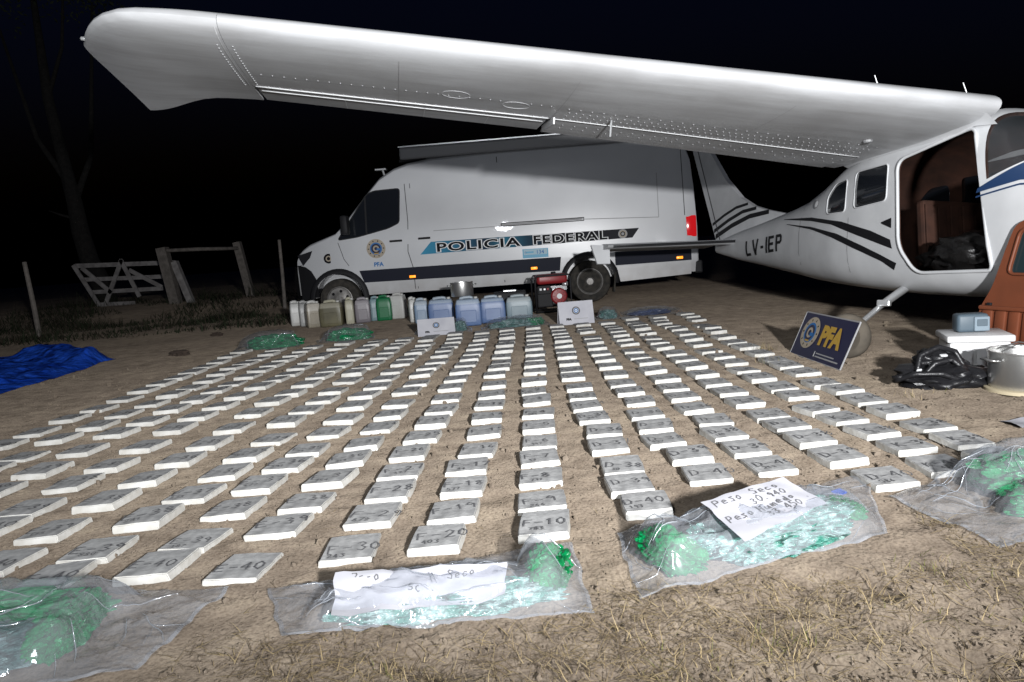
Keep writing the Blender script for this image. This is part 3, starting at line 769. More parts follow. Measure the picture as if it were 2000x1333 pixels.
def pane(name, poly, y0, y1, m, label=None):
    p = bpy.data.objects.new(name, bm_src.copy()); COL.objects.link(p); p.parent = plane
    c = cutter(poly, y0, y1); boolean(p, c, 'INTERSECT'); drop(c)
    p.data.materials.clear(); p.data.materials.append(m)
    for q in p.data.polygons: q.material_index = 0
    if label: p['label'] = label
    return p
bm_src = fus.data.copy()
for poly in (WIN1, WIN2):
    pane('side_window', poly, -.8, 0, M_GLASS); pane('side_window', poly, 0, .8, M_GLASS)
pane('side_window', DWIN, 0, .8, M_GLASS)
wsh = pane('windshield', WSH, -.8, .8, M_CLEAR)
for poly, y0, y1 in ((DOOR, -.8, -.25), (WIN1, -.8, .8), (WIN2, -.8, .8), (DWIN, .2, .8), (WSH, -.8, .8)):
    c = cutter(poly, y0, y1); boolean(fus, c); drop(c)
fus.data.polygons.foreach_set('use_smooth', [True] * len(fus.data.polygons))
try: fus.data.set_sharp_from_angle(angle=R(35))
except Exception: pass
# door frame lip
mb = MB()
fr = [Vector((x, fy(x, z) - .004, z)) for x, z in DOOR]
mb.tube(fr + [fr[0]], .014, M_AIR, 6, caps=False); mb.build('door_frame', plane, smooth=True)
for nm, poly in (('window_frame', WIN1), ('window_frame', WIN2)):
    mb = MB(); fr = [Vector((x, fy(x, z) - .001, z)) for x, z in poly]; mb.tube(fr + [fr[0]], .007, M_AIR, 5, caps=False); mb.build(nm, plane, smooth=True)
# cabin inside: floor, seats back panel, dark bundles
mb = MB(); mb.box((-2.65, 0, -.02), (1.6, .90, .03), M_LINING); mb.build('cabin_floor', plane)
mb = MB()
mb.rbox((-3.05, .2, .33), (.10, .62, .62), M_LINING, .03, rot=(0, -.15, 0))
for k in range(5): mb.rbox((-2.985, -.06 + k * .12, .33), (.02, .08, .55), M_LINING, .008, rot=(0, -.15, 0))
mb.build('seat_back', plane)
mb = MB(); mb.rbox((-1.62, 0, .45), (.08, 1.0, .42), M_VDK, .03); mb.build('instrument_panel', plane)
def blob(c, s, m, name, seed, parent=None, amp=.25, freq=2.4, sub=4):
    mb_ = MB(); bm = bmesh.new(); bmesh.ops.create_icosphere(bm, subdivisions=sub, radius=1); off = Vector((seed, seed * 2, seed * 3))
    bm.verts.index_update(); vs = []
    for q in bm.verts:
        p = q.co; r = 1 + amp * noise.noise(p * freq + off) + amp * .9 * (abs(noise.noise(p * freq * 2.2 + off)) - .2) + amp * .4 * noise.noise(p * freq * 5 + off)
        vs.append(Vector((p.x * s[0] * r, p.y * s[1] * r, max(p.z * r, -.75) * s[2])) + Vector(c))
    mb_.add(vs, [[q.index for q in f.verts] for f in bm.faces], m); bm.free()
    return mb_.build(name, parent, smooth=50)
M_BUNDLE = mat('black_wrapped_bundle', (0.008, 0.0075, 0.0075), 0.35, bump=.5, bscale=14, bdist=.03)
sack1 = blob((0, 0, 0), (.42, .28, .17), M_BUNDLE, 'black_sack', 3)
sack1.parent = None
pm = Matrix.Translation(plane.location) @ plane.rotation_euler.to_matrix().to_4x4()
def in_plane(o, p):
    o.matrix_world = pm @ Matrix.Translation(p)
in_plane(sack1, (-2.28, -.22, .115)); tag(sack1, 'crumpled black plastic sack on the sill of the airplane doorway', 'sack')
sack2 = blob((0, 0, 0), (.26, .3, .13), M_BUNDLE, 'black_sack', 8); in_plane(sack2, (-1.98, -.05, .11)); tag(sack2, 'smaller black sack deeper in the cabin toward the windshield', 'sack')

# painted marks on the right side
def side_strip(top, bot, m, name, off=.005, n=36):
    def at(L, t):
        k = t * (len(L) - 1); i = min(int(k), len(L) - 2); f = k - i
        return L[i][0] + (L[i + 1][0] - L[i][0]) * f, L[i][1] + (L[i + 1][1] - L[i][1]) * f
    rws = []
    for i in range(n + 1):
        a, b = at(top, i / n), at(bot, i / n); r = []
        for k in range(5):
            x = a[0] + (b[0] - a[0]) * k / 4; z = a[1] + (b[1] - a[1]) * k / 4
            r.append(Vector((x, fy(x, z) - off, z)))
        rws.append(r)
    q = MB(); q.grid(rws, m); return q.build(name, plane, smooth=True, fix=False)
side_strip([(-4.96, .64), (-4.15, .575), (-3.53, .475), (-3.07, .355), (-2.80, .26)], [(-4.96, .635), (-4.15, .54), (-3.71, .465), (-3.06, .27), (-2.775, .185)], M_AIRD, 'upper_swoosh')
side_strip([(-4.81, .57), (-4.14, .48), (-3.6, .37), (-3.2, .24), (-2.92, .14), (-2.73, .065)], [(-4.81, .565), (-4.14, .455), (-3.7, .345), (-3.19, .18), (-2.91, .085), (-2.77, .01)], M_AIRD, 'lower_swoosh')
side_strip([(-2.93, .415), (-2.80, .44)], [(-2.93, .405), (-2.795, .355)], M_AIRD, 'swoosh_tip', n=4)
side_strip([(-1.93, .56), (-1.6, .695), (-1.3, .66), (-.3, .56)], [(-1.94, .53), (-1.6, .575), (-1.3, .55), (-.3, .45)], M_BLUE, 'blue_cowl_band')
side_strip([(-1.94, .508), (-1.6, .553), (-.3, .43)], [(-1.94, .496), (-1.6, .541), (-.3, .418)], M_BLUE, 'blue_pinstripe')
side_strip([(-4.45, .70), (-4.447, .0)], [(-4.44, .70), (-4.437, .0)], M_GREY, 'panel_seam', .003, 6)
side_strip([(-3.42, .5), (-3.42, -.08)], [(-3.412, .5), (-3.412, -.08)], M_GREY, 'panel_seam', .003, 6)
# registration, bent onto the tail cone
REG = {'L': [[(0, 1), (0, 0)], [(0, .09), (.5, .09)]], 'V': [[(0, 1), (.3, 0)], [(.3, 0), (.6, 1)]], '-': [[(.05, .42), (.35, .42)]], 'I': [[(.05, 1), (.05, 0)]],
       'E': [[(0, 1), (0, 0)], [(0, .91), (.5, .91)], [(0, .51), (.45, .51)], [(0, .09), (.5, .09)]], 'P': [[(0, 1), (0, 0)], [(0, .91), (.36, .91)], [(.30, .95), (.47, .82)], [(.45, .86), (.45, .58)], [(.47, .62), (.30, .47)], [(0, .51), (.36, .51)]]}
u = 0.0; cells = []
for ch in 'LV-IEP':
    w_ = max(p[0] for st in REG[ch] for p in st)
    cells.append((ch, u)); u += w_ + .30
for ch, u0 in cells:
    rl = MB()
    for (x0, z0), (x1, z1) in REG[ch]:
        d = Vector((x1 - x0, z1 - z0)); d.normalize(); e = Vector((-d.y, d.x)) * .085
        rws = []
        for i in range(9):
            f = i / 8; c0 = Vector((x0 + (x1 - x0) * f, z0 + (z1 - z0) * f)); r_ = []
            for k in (-1, 0, 1):
                p_ = c0 + e * k; xx = -6.02 + 1.10 * (u0 + p_.x) / (u - .3); zz = .275 + .012 * (u0 + p_.x) / u + p_.y * .19
                r_.append(Vector((xx, fy(xx, zz) - .007, zz)))
            rws.append(r_)
        rl.grid(rws, M_AIRD)
    rl.build('registration_letter', plane, fix=False)
em = MB(); e0 = (-4.07, .70); disc(em, frame_mtx((e0[0], fy(*e0) - .008, e0[1]), (1, -.1, 0), (0, .2, 1)), .045, M_GREY); disc(em, frame_mtx((e0[0], fy(*e0) - .010, e0[1]), (1, -.1, 0), (0, .2, 1)), .03, M_PRINTW); em.build('round_emblem', plane, fix=False)

# wing: sections y, x leading edge, x trailing edge, z leading edge, z trailing edge, thickness
def foil(s, a, b, n=14):
    """closed outline of the section between chord fractions a and b"""
    xl, xt, zl, zt, th = s
    c = xl - xt
    def yt(q): return 5 * th * (0.2969 * math.sqrt(max(q, 0)) - .1260 * q - .3516 * q * q + .2843 * q ** 3 - .1036 * q ** 4)
    def cam(q): return .022 * (1 - (2 * q - .9) ** 2) if q < .95 else .022 * (1 - 1) + .022 * (1 - 1.0)
    up, lo = [], []
    for i in range(n + 1):
        q = a + (b - a) * (0.5 - 0.5 * math.cos(math.pi * i / n)) if a == 0 and b > .9 else (a + (b - a) * (1 - math.cos(math.pi / 2 * i / n)) if a == 0 else a + (b - a) * i / n)
        cm = .020 * (1 - ((q - .4) / .6) ** 2) if q > .4 else .020 * (1 - ((q - .4) / .4) ** 2)
        z = zl + (zt - zl) * q
        up.append((xl - c * q, z + (cm + yt(q)) * c)); lo.append((xl - c * q, z + (cm - yt(q)) * c))
    return up[::-1] + lo[1 if a == 0 else 0:]
def wsec(y):   # y = distance out from the centreline
    t = (y - .5) / 5.15
    if y <= 5.66:
        return (-1.85 - .02 * t, -3.76 + (.30 * min(1, t / .55) + .08 * max(0, (t - .55) / .45)), 1.135 + .026 * (y - .55), 1.005 + .032 * (y - .55) + .02 * min(1, t), .135 - .01 * t)
    tip = (y - 5.66) / .95
    lead = -1.87 - .10 * tip ** 2 - 0.95 * max(0, tip - .45) ** 2.2 * 2.2
    trail = -3.38 - .05 * tip - .36 * sstep(.35, 1, tip)
    return (lead, trail, 1.268 + .02 * tip - .03 * tip ** 3, 1.19 - .045 * sstep(.2, 1, tip), .125 * (1 - .72 * max(0, tip - .15) ** 1.5))
def wing_piece(name, ys, a, b, sgn, m=M_WING, droop=0.0, parent=None, n=14):
    rws = []
    for y in ys:
        s = wsec(y); L = foil(s, a, b, n)
        if droop:
            hx, hz = L[n][0], L[n][1]   # upper hinge
            L = [(hx + (x - hx) * math.cos(droop) - (z - hz) * math.sin(droop), hz + (x - hx) * math.sin(droop) + (z - hz) * math.cos(droop)) for x, z in L]
        rws.append([Vector((x, sgn * y, z)) for x, z in L])
    q = MB(); q.grid(rws, m, closed=True)
    q.add(rws[0], [tuple(range(len(rws[0])))], m); q.add(rws[-1], [tuple(range(len(rws[0])))], m)
    return q.build(name, parent or plane, smooth=40)
def lin(a, b, n): return [a + (b - a) * i / n for i in range(n + 1)]
HINGE = .72
for sgn in (-1, 1):
    wing_piece('wing', lin(.50, 5.64, 24), 0, HINGE, sgn, n=16)
    wing_piece('wing_root_panel', lin(.50, .62, 2), HINGE, 1, sgn, n=8)
    wing_piece('flap', lin(.64, 3.42, 8), HINGE + .006, 1, sgn, droop=R(1.2), n=8)
    ail = wing_piece('aileron', lin(3.45, 5.62, 8), HINGE + .006, 1, sgn, droop=R(-1.0), n=8)
    wing_piece('wing_tip', [5.643, 5.7, 5.8, 5.9, 6.0, 6.1, 6.2, 6.3, 6.38, 6.45, 6.51, 6.56, 6.595, 6.61], 0, 1, sgn, n=18)
def wlow(y, q):   # point on the lower surface
    s = wsec(y); c = s[0] - s[1]
    th = s[4]; yt = 5 * th * (0.2969 * math.sqrt(q) - .1260 * q - .3516 * q * q + .2843 * q ** 3 - .1036 * q ** 4)
    cm = .020 * (1 - ((q - .4) / .6) ** 2) if q > .4 else .020 * (1 - ((q - .4) / .4) ** 2)
    return Vector((s[0] - c * q, -y, s[2] + (s[3] - s[2]) * q + (cm - yt) * c))
def rib_line(name, pts, m, w=.008, off=.0025):
    q = MB(); pp = [wlow(*p) for p in pts]
    for a, b in zip(pp, pp[1:]):
        d = (b - a).normalized(); e = d.cross(Vector((0, 0, 1))).normalized() * w / 2; o = Vector((0, 0, -off))
        q.poly([a + e + o, a - e + o, b - e + o, b + e + o], m)
    return q.build(name, plane, fix=False)
M_SEAM = mat('bright_seam', (0.72, 0.73, 0.74), 0.3)
M_SEAMD = mat('dark_seam', (0.42, 0.42, 0.43), 0.6)
for y in (5.66,): rib_line('tip_joint_seam', [(y, q) for q in lin(.02, .70, 16)], M_SEAM, .006)
def lip(name, y0, y1, q0, r_):
    t_ = MB(); t_.tube([wlow(y, q0) + Vector((0, 0, -r_ * .5)) for y in lin(y0, y1, 14)], r_, M_SEAM, 6); t_.build(name, plane, smooth=True)
lip('hinge_lip', 3.45, 5.62, HINGE - .02, .0055); lip('hinge_lip', 3.47, 5.60, HINGE + .06, .0035); lip('hinge_lip', .64, 3.42, HINGE - .015, .004); lip('flap_edge_lip', .66, 3.40, HINGE + .12, .0025)
rib_line('spanwise_seam', [(y, .5) for y in lin(.6, 5.6, 20)], M_SEAMD, .004)
for y in (1.9, 3.43, 4.6): rib_line('rib_seam', [(y, q) for q in lin(.12, .7, 10)], M_SEAMD, .004)
for y in (3.9, 4.4, 5.0): rib_line('aileron_rib', [(y, q) for q in lin(.76, .97, 4)], M_SEAM, .005, .003)
# rows of rivets and raised beads on the rear underside
rv = MB(); rr = random.Random(2)
def rivet(p, r=.0075):
    vs = [p + Vector((r * math.cos(k * math.pi / 3), r * math.sin(k * math.pi / 3), -.001)) for k in range(6)] + [p + Vector((0, 0, -.0055))]
    rv.add(vs, [(k, (k + 1) % 6, 6) for k in range(6)], M_AIR)
for q in (.50, .56, .62, .68):
    y = .75
    while y < 3.38:
        rivet(wlow(y, q + rr.uniform(-.004, .004))); y += .055 if q > .5 else .09
for q in (.48, .68):
    y = 3.5
    while y < 5.6: rivet(wlow(y, q), .006); y += .075
for k in range(18): rivet(wlow(5.60, .15 + k * .032), .007); rivet(wlow(5.69, .15 + k * .032), .007)
for q in (.79, .86): 
    y = .7
    while y < 3.4: rivet(wlow(y, q) + Vector((0, 0, -.006)), .006); y += .1
kind(rv.build('rivet_rows', plane, smooth=False), 'stuff')
for (yc, qc) in ((4.20, .46), (3.75, .53)):
    q = MB(); c = wlow(yc, qc); ring = [wlow(yc + .10 * math.cos(k * math.pi / 12), qc + .055 * math.sin(k * math.pi / 12)) + Vector((0, 0, -.002)) for k in range(25)]
    q.tube(ring, .0013, M_AIR, 4, caps=False); q.build('inspection_cover', plane)
# small fittings
q = MB(); p = wlow(3.43, .70); q.box(p + Vector((-.10, 0, -.03)), (.46, .012, .05), M_AIR, rot=(0, .08, 0)); q.build('flap_track', plane)
q = MB(); p = wlow(2.98, .60); q.tube([p, p + Vector((-.02, 0, -.12))], .008, M_ALU, 6); q.build('fuel_vent', plane)
q = MB(); p = wlow(.95, .42); q.lathe([(.0, -.02), (.03, -.015), (.035, 0)], M_ALU, 12, Matrix.Translation(p)); q.build('fuel_drain', plane)
q = MB(); q.tube([(-2.42, -6.50, 1.262), (-2.42, -6.565, 1.262)], .012, M_ALU, 10); q.lathe([(.014, 0), (.012, .02), (.0, .03)], M_ALU, 10, Matrix.Translation((-2.42, -6.56, 1.262)) @ Matrix.Rotation(R(90), 4, 'X')); q.build('navigation_light', plane, smooth=40)
for x, y, hh_ in ((-2.25, -1.13, .15), (-2.22, -.43, .14)):
    q = MB(); q.tube([(x, y, 1.24), (x - .02, y - .05, 1.24 + hh_)], [.006, .004], M_ALU, 6); q.build('antenna', plane)
q = MB(); q.lathe([(.03, 0), (.03, .012), (.02, .016)], M_ALU, 12, Matrix.Translation((-1.885, -.85, 1.15)) @ Matrix.Rotation(R(60), 4, 'Y')); q.build('cabin_air_inlet', plane)
# wing root fairing down to the cabin side
q = MB(); rws = []
for i in range(13):
    x = -1.88 - i * .148
    a = wlow(.72, min(.985, (i + .35) / 13)); zt = st_at(min(x, -1.3))[1]
    b = Vector((a.x, fy(a.x, min(zt - .07, .985)) - .002, min(zt - .07, .985 if a.x < -2.1 else 1.02)))
    m_ = (a + b) / 2 + Vector((0, .035, .03)); rws.append([a + Vector((0, 0, .004)), m_, b])
q.grid(rws, M_AIR); q.build('wing_root_fairing', plane, smooth=True)

# tail
q = MB()
FIN = [(-7.27, .53), (-8.25, 1.97), (-8.36, 2.16), (-8.02, 2.18), (-7.56, 1.82), (-7.1, 1.42), (-6.61, 1.10), (-6.25, .95), (-5.9, .86), (-5.3, .74), (-6.4, .60)]
q.prism([(x, -.035, z) for x, z in FIN], (0, .07, 0), M_AIR); q.build('vertical_fin', plane)
def fin_strip(pts, w, name):
    s = MB(); rws = [[Vector((x, -.039, z - w * (1 - i / len(pts) * .3) / 2)), Vector((x, -.039, z + w * (1 - i / len(pts) * .3) / 2))] for i, (x, z) in enumerate(pts)]
    s.grid(rws, M_AIRD); s.build(name, plane, fix=False)
fin_strip([(-7.42, .80), (-7.05, .90), (-6.70, .97), (-6.36, .985)], .045, 'fin_stripe')
fin_strip([(-7.36, .70), (-6.9, .82), (-6.5, .895), (-6.13, .905)], .055, 'fin_stripe')
fin_strip([(-7.30, .615), (-6.8, .735), (-6.3, .815), (-5.80, .825)], .07, 'fin_stripe')
q = MB(); q.box((-7.62, -.0385, 1.28), (.015, .004, 1.7), M_LINE, rot=(0, R(-33), 0)); q.build('rudder_gap', plane)
def tail_plane(sgn):
    q = MB(); rws = []
    for t in lin(0, 1, 8):
        y = .05 + 1.80 * t; xl = -6.45 - .16 * t; xt = -7.12 + .05 * t; z = .50 - .125 * t
        rws.append([Vector((xl, sgn * y, z)), Vector((xl - .03, sgn * y, z + .022)), Vector((xl - .25, sgn * y, z + .04)), Vector((xt, sgn * y, z + .02)), Vector((xt, sgn * y, z - .02)), Vector((xl - .25, sgn * y, z - .035)), Vector((xl - .03, sgn * y, z - .022))])
    q.grid(rws, M_AIR, closed=True); q.add(rws[0], [tuple(range(7))], M_AIR); q.add(rws[-1], [tuple(range(7))], M_AIR)
    st = q.build('stabilizer', plane, smooth=50)
    q = MB(); q.grid([[Vector((-6.45 - .16 * t + .004, sgn * (.12 + 1.66 * t), .50 - .125 * t + s)) for s in (-.02, .016)] for t in lin(0, 1, 6)], M_AIRD); q.build('boot_strip', st, fix=False)
    q = MB(); rws = []
    for t in lin(0, 1, 8):
        y = .12 + 1.76 * t; z = .50 - .125 * t; xh = -7.13 + .05 * t
        rws.append([Vector((xh, sgn * y, z + .022)), Vector((xh - .33, sgn * y, z - .035)), Vector((xh - .33, sgn * y, z - .045)), Vector((xh, sgn * y, z - .022))])
    q.grid(rws, M_AIR, closed=True); q.add(rws[0], [(0, 1, 2, 3)], M_AIR); q.add(rws[-1], [(0, 1, 2, 3)], M_AIR)
    el = q.build('elevator', plane)
    q = MB(); q.prism([(-6.85, sgn * 2.02, .40), (-6.85, sgn * 1.76, .40), (-6.92, sgn * 1.72, .16), (-6.92, sgn * 1.90, .15)], (-.04, 0, -.01), M_AIR); q.build('elevator_horn', el)
tail_plane(-1); tail_plane(1)
# landing gear leg and wheel
W2L = pm.inverted()
def L_(p): return W2L @ Vector(p)
q = MB(); a, k_, b = L_((3.42, 6.05, .47)), L_((3.0, 5.73, .345)), L_((2.60, 5.42, .20))
q.tube([a, k_], [.036, .030], M_ALU, 10); q.tube([k_, b], [.022, .019], M_ALU, 10); q.build('landing_gear_leg', plane, smooth=50)
q = MB(); q.rbox(L_((2.97, 5.66, .36)), (.10, .05, .05), M_ALU, .01, rot=(0, 0, .6)); q.build('gear_fitting', plane)
ax = Vector((-.72, -.70, .05)).normalized()
wm_ = Matrix.Translation((2.53, 5.36, .165)) @ ax.to_track_quat('Z', 'Y').to_matrix().to_4x4()
q = MB(); q.lathe([(.08, -.055), (.12, -.07), (.155, -.052), (.17, -.02), (.17, .02), (.155, .052), (.12, .07), (.08, .055)], mat('dusty_tyre', (.10, .088, .072), .95, col2=(.15, .13, .105), scale=9, spec=.1), 32, W2L @ wm_); tyre = q.build('wheel', plane, smooth=40)
q = MB(); q.lathe([(.085, -.06), (.082, .05), (.05, .06), (.03, .072), (.0, .072)], M_ALU, 24, W2L @ wm_); q.build('hub', tyre, smooth=40)
q = MB(); q.lathe([(.0, .0), (.06, .06), (.1, .14), (.13, .22), (.13, .26)], M_AIR, 24, Matrix.Translation((.04, 0, .26)) @ Matrix.Rotation(R(-90), 4, 'Y')); q.build('spinner', plane, smooth=True)
for k in range(3):
    q = MB(); d = Vector((0, math.cos(k * 2.094 + .4), math.sin(k * 2.094 + .4))); e = Vector((1, 0, 0)).cross(d)
    o0 = Vector((-.10, 0, .26))
    q.prism([o0 + d * r_ + (e * .6 + Vector((.6, 0, 0))) * w_ for r_, w_ in ((.1, -.05), (.45, -.07), (.95, -.03), (.95, .03), (.45, .06), (.1, .05))], Vector((.018, 0, 0)) - e * .01, M_VDK)
    q.build('propeller_blade', plane)
# ------------------------------------------------------------------ police van (x toward its rear, y away from the camera)
van = empty('police_van', (1.411, 12.303, 0.0), (0, 0, R(-3)))
tag(van, 'white high-roof police van with POLICIA FEDERAL lettering parked behind the jerrycans', 'van')
TOP = [(-5.16, .95), (-5.14, 1.12), (-5.08, 1.22), (-4.98, 1.29), (-4.84, 1.36), (-4.6, 1.43), (-4.34, 1.51), (-4.05, 1.81), (-3.77, 2.12), (-3.49, 2.40), (-3.23, 2.54), (-2.99, 2.61), (-2.6, 2.66),
       (-1.5, 2.69), (0, 2.69), (1.2, 2.68), (1.55, 2.66), (1.70, 2.60), (1.79, 2.35), (1.83, 1.9), (1.86, 1.2)]
def vtop(s):
    if s <= TOP[0][0]: return TOP[0][1]
    for a, b in zip(TOP, TOP[1:]):
        if a[0] <= s <= b[0]: return a[1] + (b[1] - a[1]) * (s - a[0]) / (b[0] - a[0])
    return TOP[-1][1]
VW = 1.99
def inset(s, z):
    q = .02 + (.060 * (z - 1.3) if z > 1.3 else .0) + (.05 * (0.75 - z) if z < .75 else 0)
    if s < -3.9: q += .30 * ((-3.9 - s) / 1.26) ** 2.6
    if s > 1.7: q += .4 * (s - 1.7) ** 1.6
    return q
def vring(s):
    zt = vtop(s); zb = .40 if s > -4.9 else .46
    L = []
    lev = [0, .08, .18, .30, .45, .60, .75, .87]
    hs = zt - .10 if zt > 1.6 else zt - .05
    for f in lev + [1.0]:
        z = zb + (hs - zb) * f; L.append((inset(s, z), z))
    i0 = inset(s, hs); rr_ = zt - hs
    for t in (25, 50, 72):
        L.append((i0 + .16 * (1 - math.cos(R(t))), hs + rr_ * math.sin(R(t))))
    L.append((i0 + .26, zt)); L.append((.6, zt + .02))
    full = L + [(VW - y, z) for y, z in L[::-1]]
    return [Vector((s, y, z)) for y, z in full]
ss = sorted(set([p[0] for p in TOP] + [-5.11, -4.92, -4.72, -4.47, -4.2, -3.9, -3.63, -3.36, -3.1, -2.0, -.7, .7, 1.4, 1.63, 1.75]))
q = MB(); rg = [vring(s) for s in ss]; q.grid(rg, M_VAN, closed=True); q.add(rg[0], [tuple(range(len(rg[0])))], M_VAN); q.add(rg[-1], [tuple(range(len(rg[0])))], M_VAN)
vbody = q.build('body', van, smooth=30)
for s in (-4.36, 0.0):
    c = MB(); c.lathe([(.45 if s < -1 else .43, -.5), (.45 if s < -1 else .43, .42)], M_VDK, 36, Matrix.Translation((s, 0, .37)) @ Matrix.Rotation(R(-90), 4, 'X'))
    c.lathe([(.45, -.42), (.45, .5)], M_VDK, 36, Matrix.Translation((s, VW, .37)) @ Matrix.Rotation(R(-90), 4, 'X'))
    c = c.build('cutter', van); boolean(vbody, c); drop(c)
vbody.name = 'body'
for nt_ in (M_VAN.node_tree,):   # road dust on the lower panels
    b_ = nt_.nodes['Principled BSDF']; src = b_.inputs['Base Color'].links[0].from_socket
    tc_ = nt_.nodes.new('ShaderNodeTexCoord'); sp_ = nt_.nodes.new('ShaderNodeSeparateXYZ'); nz_ = nt_.nodes.new('ShaderNodeTexNoise'); nz_.inputs['Scale'].default_value = 5; nz_.inputs['Detail'].default_value = 8
    mr_ = nt_.nodes.new('ShaderNodeMapRange'); mr_.inputs[1].default_value = .85; mr_.inputs[2].default_value = .35; mr_.inputs[3].default_value = 0; mr_.inputs[4].default_value = .75
    ml_ = nt_.nodes.new('ShaderNodeMath'); ml_.operation = 'MULTIPLY'; mx_ = nt_.nodes.new('ShaderNodeMix'); mx_.data_type = 'RGBA'
    nt_.links.new(tc_.outputs['Object'], sp_.inputs[0]); nt_.links.new(tc_.outputs['Object'], nz_.inputs['Vector']); nt_.links.new(sp_.outputs[2], mr_.inputs[0])
    nt_.links.new(mr_.outputs[0], ml_.inputs[0]); nt_.links.new(nz_.outputs[0], ml_.inputs[1]); nt_.links.new(ml_.outputs[0], mx_.inputs[0])
    nt_.links.new(src, mx_.inputs[6]); mx_.inputs[7].default_value = (.25, .21, .17, 1); nt_.links.new(mx_.outputs[2], b_.inputs['Base Color'])
def vpt(s, z, off=.004): return Vector((s, inset(s, z) - off, z))
def patch(name, pts, m, off=.004, parent=None, n=1):
    q = MB(); q.poly([vpt(s, z, off) for s, z in pts], m); return q.build(name, parent or van, fix=False)
def quad(name, a, b, c, d, m, off=.004, nu=12, nv=3, parent=None):
    """a,b top left/right; d,c bottom left/right"""
    rws = []
    for i in range(nu + 1):
        u = i / nu; rws.append([])
        for k in range(nv + 1):
            v = k / nv
            s = (a[0] * (1 - u) + b[0] * u) * (1 - v) + (d[0] * (1 - u) + c[0] * u) * v; z = (a[1] * (1 - u) + b[1] * u) * (1 - v) + (d[1] * (1 - u) + c[1] * u) * v
            rws[-1].append(vpt(s, z, off))
    q = MB(); q.grid(rws, m); return q.build(name, parent or van, smooth=True, fix=False)
def vline(name, pts, w=.012, m=None, off=.003, parent=None):
    q = MB()
    for (s0, z0), (s1, z1) in zip(pts, pts[1:]):
        d = Vector((s1 - s0, z1 - z0)).normalized(); e = Vector((-d.y, d.x)) * w / 2
        q.poly([vpt(s0 + e.x, z0 + e.y, off), vpt(s0 - e.x, z0 - e.y, off), vpt(s1 - e.x, z1 - e.y, off), vpt(s1 + e.x, z1 + e.y, off)], m or M_LINE)
    return q.build(name, parent or van, fix=False)
# glass
dw = rounded([(-4.30, 1.38), (-4.03, 1.73), (-3.73, 2.12), (-3.60, 2.17), (-3.15, 2.18), (-3.20, 1.60), (-3.40, 1.52), (-3.95, 1.41)], .05, 3)
win = patch('door_window', dw, M_GLASS, .005)
vline('window_divider', [(-3.78, 1.46), (-3.76, 2.08)], .03, M_VDK, .009, win)
vline('window_rubber', dw + [dw[0]], .018, M_VDK, .007, win)
q = MB(); q.poly([Vector((-4.30, .32, 1.575)), Vector((-4.30, VW - .32, 1.575)), Vector((-3.55, VW - .30, 2.365)), Vector((-3.55, .30, 2.365))], M_GLASS); ws = q.build('windscreen', van); ws.location = (-.012, 0, .012)
# doors and panel gaps
vline('front_door_gap', [(-3.06, 2.25), (-3.05, 1.6), (-3.09, 1.1), (-3.02, .8), (-3.02, .45)], .012)
vline('front_door_gap', [(-4.30, 1.34), (-4.22, 1.05), (-3.95, .62)], .010)
vline('pillar_gap', [(-2.97, 2.25), (-2.97, .45)], .010)
vline('sliding_door_gap', [(-1.45, 2.58), (-1.46, .45)], .014)
vline('pressed_line', [(-2.62, 1.42), (-1.46, 1.41)], .012, M_GREY)
vline('pressed_line', [(-.02, 1.42), (1.22, 1.36), (1.22, 2.1)], .012, M_GREY)
vline('rear_corner_gap', [(1.64, 2.5), (1.655, 1.36)], .012)
vline('sliding_rail', [(-1.45, 1.455), (-.04, 1.45), (-.04, 1.40), (-1.45, 1.405), (-1.45, 1.455)], .014, M_VDK, .005)
q = MB(); q.box(vpt(-.75, 1.428, .002), (1.38, .006, .03), M_GREY); q.build('rail_slot', van)
for s0, s1, z in ((-3.39, -3.17, 1.295), (-2.89, -2.68, 1.305)):
    q = MB(); q.rbox(vpt((s0 + s1) / 2, z, .025), (s1 - s0, .03, .035), M_VDK, .01); q.build('door_handle', van)
# colours and lettering
quad('lower_dark_stripe', (-3.97, .83), (-.47, .815), (-.50, .58), (-3.90, .62), M_STRIPE)
quad('lower_dark_stripe', (.45, .83), (1.74, .84), (1.74, .60), (.45, .60), M_STRIPE)
def banner_mat():
    m = bpy.data.materials.new('banner_print'); m.use_nodes = True; nt = m.node_tree; b = nt.nodes['Principled BSDF']; b.inputs['Roughness'].default_value = .6; b.inputs['Specular IOR Level'].default_value = .15
    tc = nt.nodes.new('ShaderNodeTexCoord'); sp = nt.nodes.new('ShaderNodeSeparateXYZ'); mr = nt.nodes.new('ShaderNodeMapRange')
    mr.inputs[1].default_value = -2.9; mr.inputs[2].default_value = .86
    rp = nt.nodes.new('ShaderNodeValToRGB'); E_ = rp.color_ramp.elements
    cols = [(0, (.05, .30, .48)), (.10, (.04, .22, .36)), (.30, (.012, .03, .06)), (.40, (.03, .17, .26)), (.50, (.015, .05, .085)), (.62, (.012, .014, .02)), (1, (.02, .02, .025))]
    while len(E_) < len(cols): E_.new(.5)
    for e, (p, c) in zip(E_, cols): e.position = p; e.color = (*c, 1)
    nt.links.new(tc.outputs['Object'], sp.inputs[0]); nt.links.new(sp.outputs[0], mr.inputs[0]); nt.links.new(mr.outputs[0], rp.inputs[0]); nt.links.new(rp.outputs[0], b.inputs['Base Color'])
    return m
quad('banner', (-2.68, 1.235), (.88, 1.205), (.76, 1.05), (-2.88, 1.03), banner_mat(), .004, 16, 2)
def vtext(name, body, s, z, size, m, sx=1.0, off=.008, offset=0.0, slope=0.0, spacing=1.0, align='LEFT', parent=None):
    return text_mesh(name, body, size, m, parent or van, frame_mtx(vpt(s, z, off), (1, 0, slope), (0, 0, 1)), sx=sx, offset=offset, spacing=spacing, align=align)
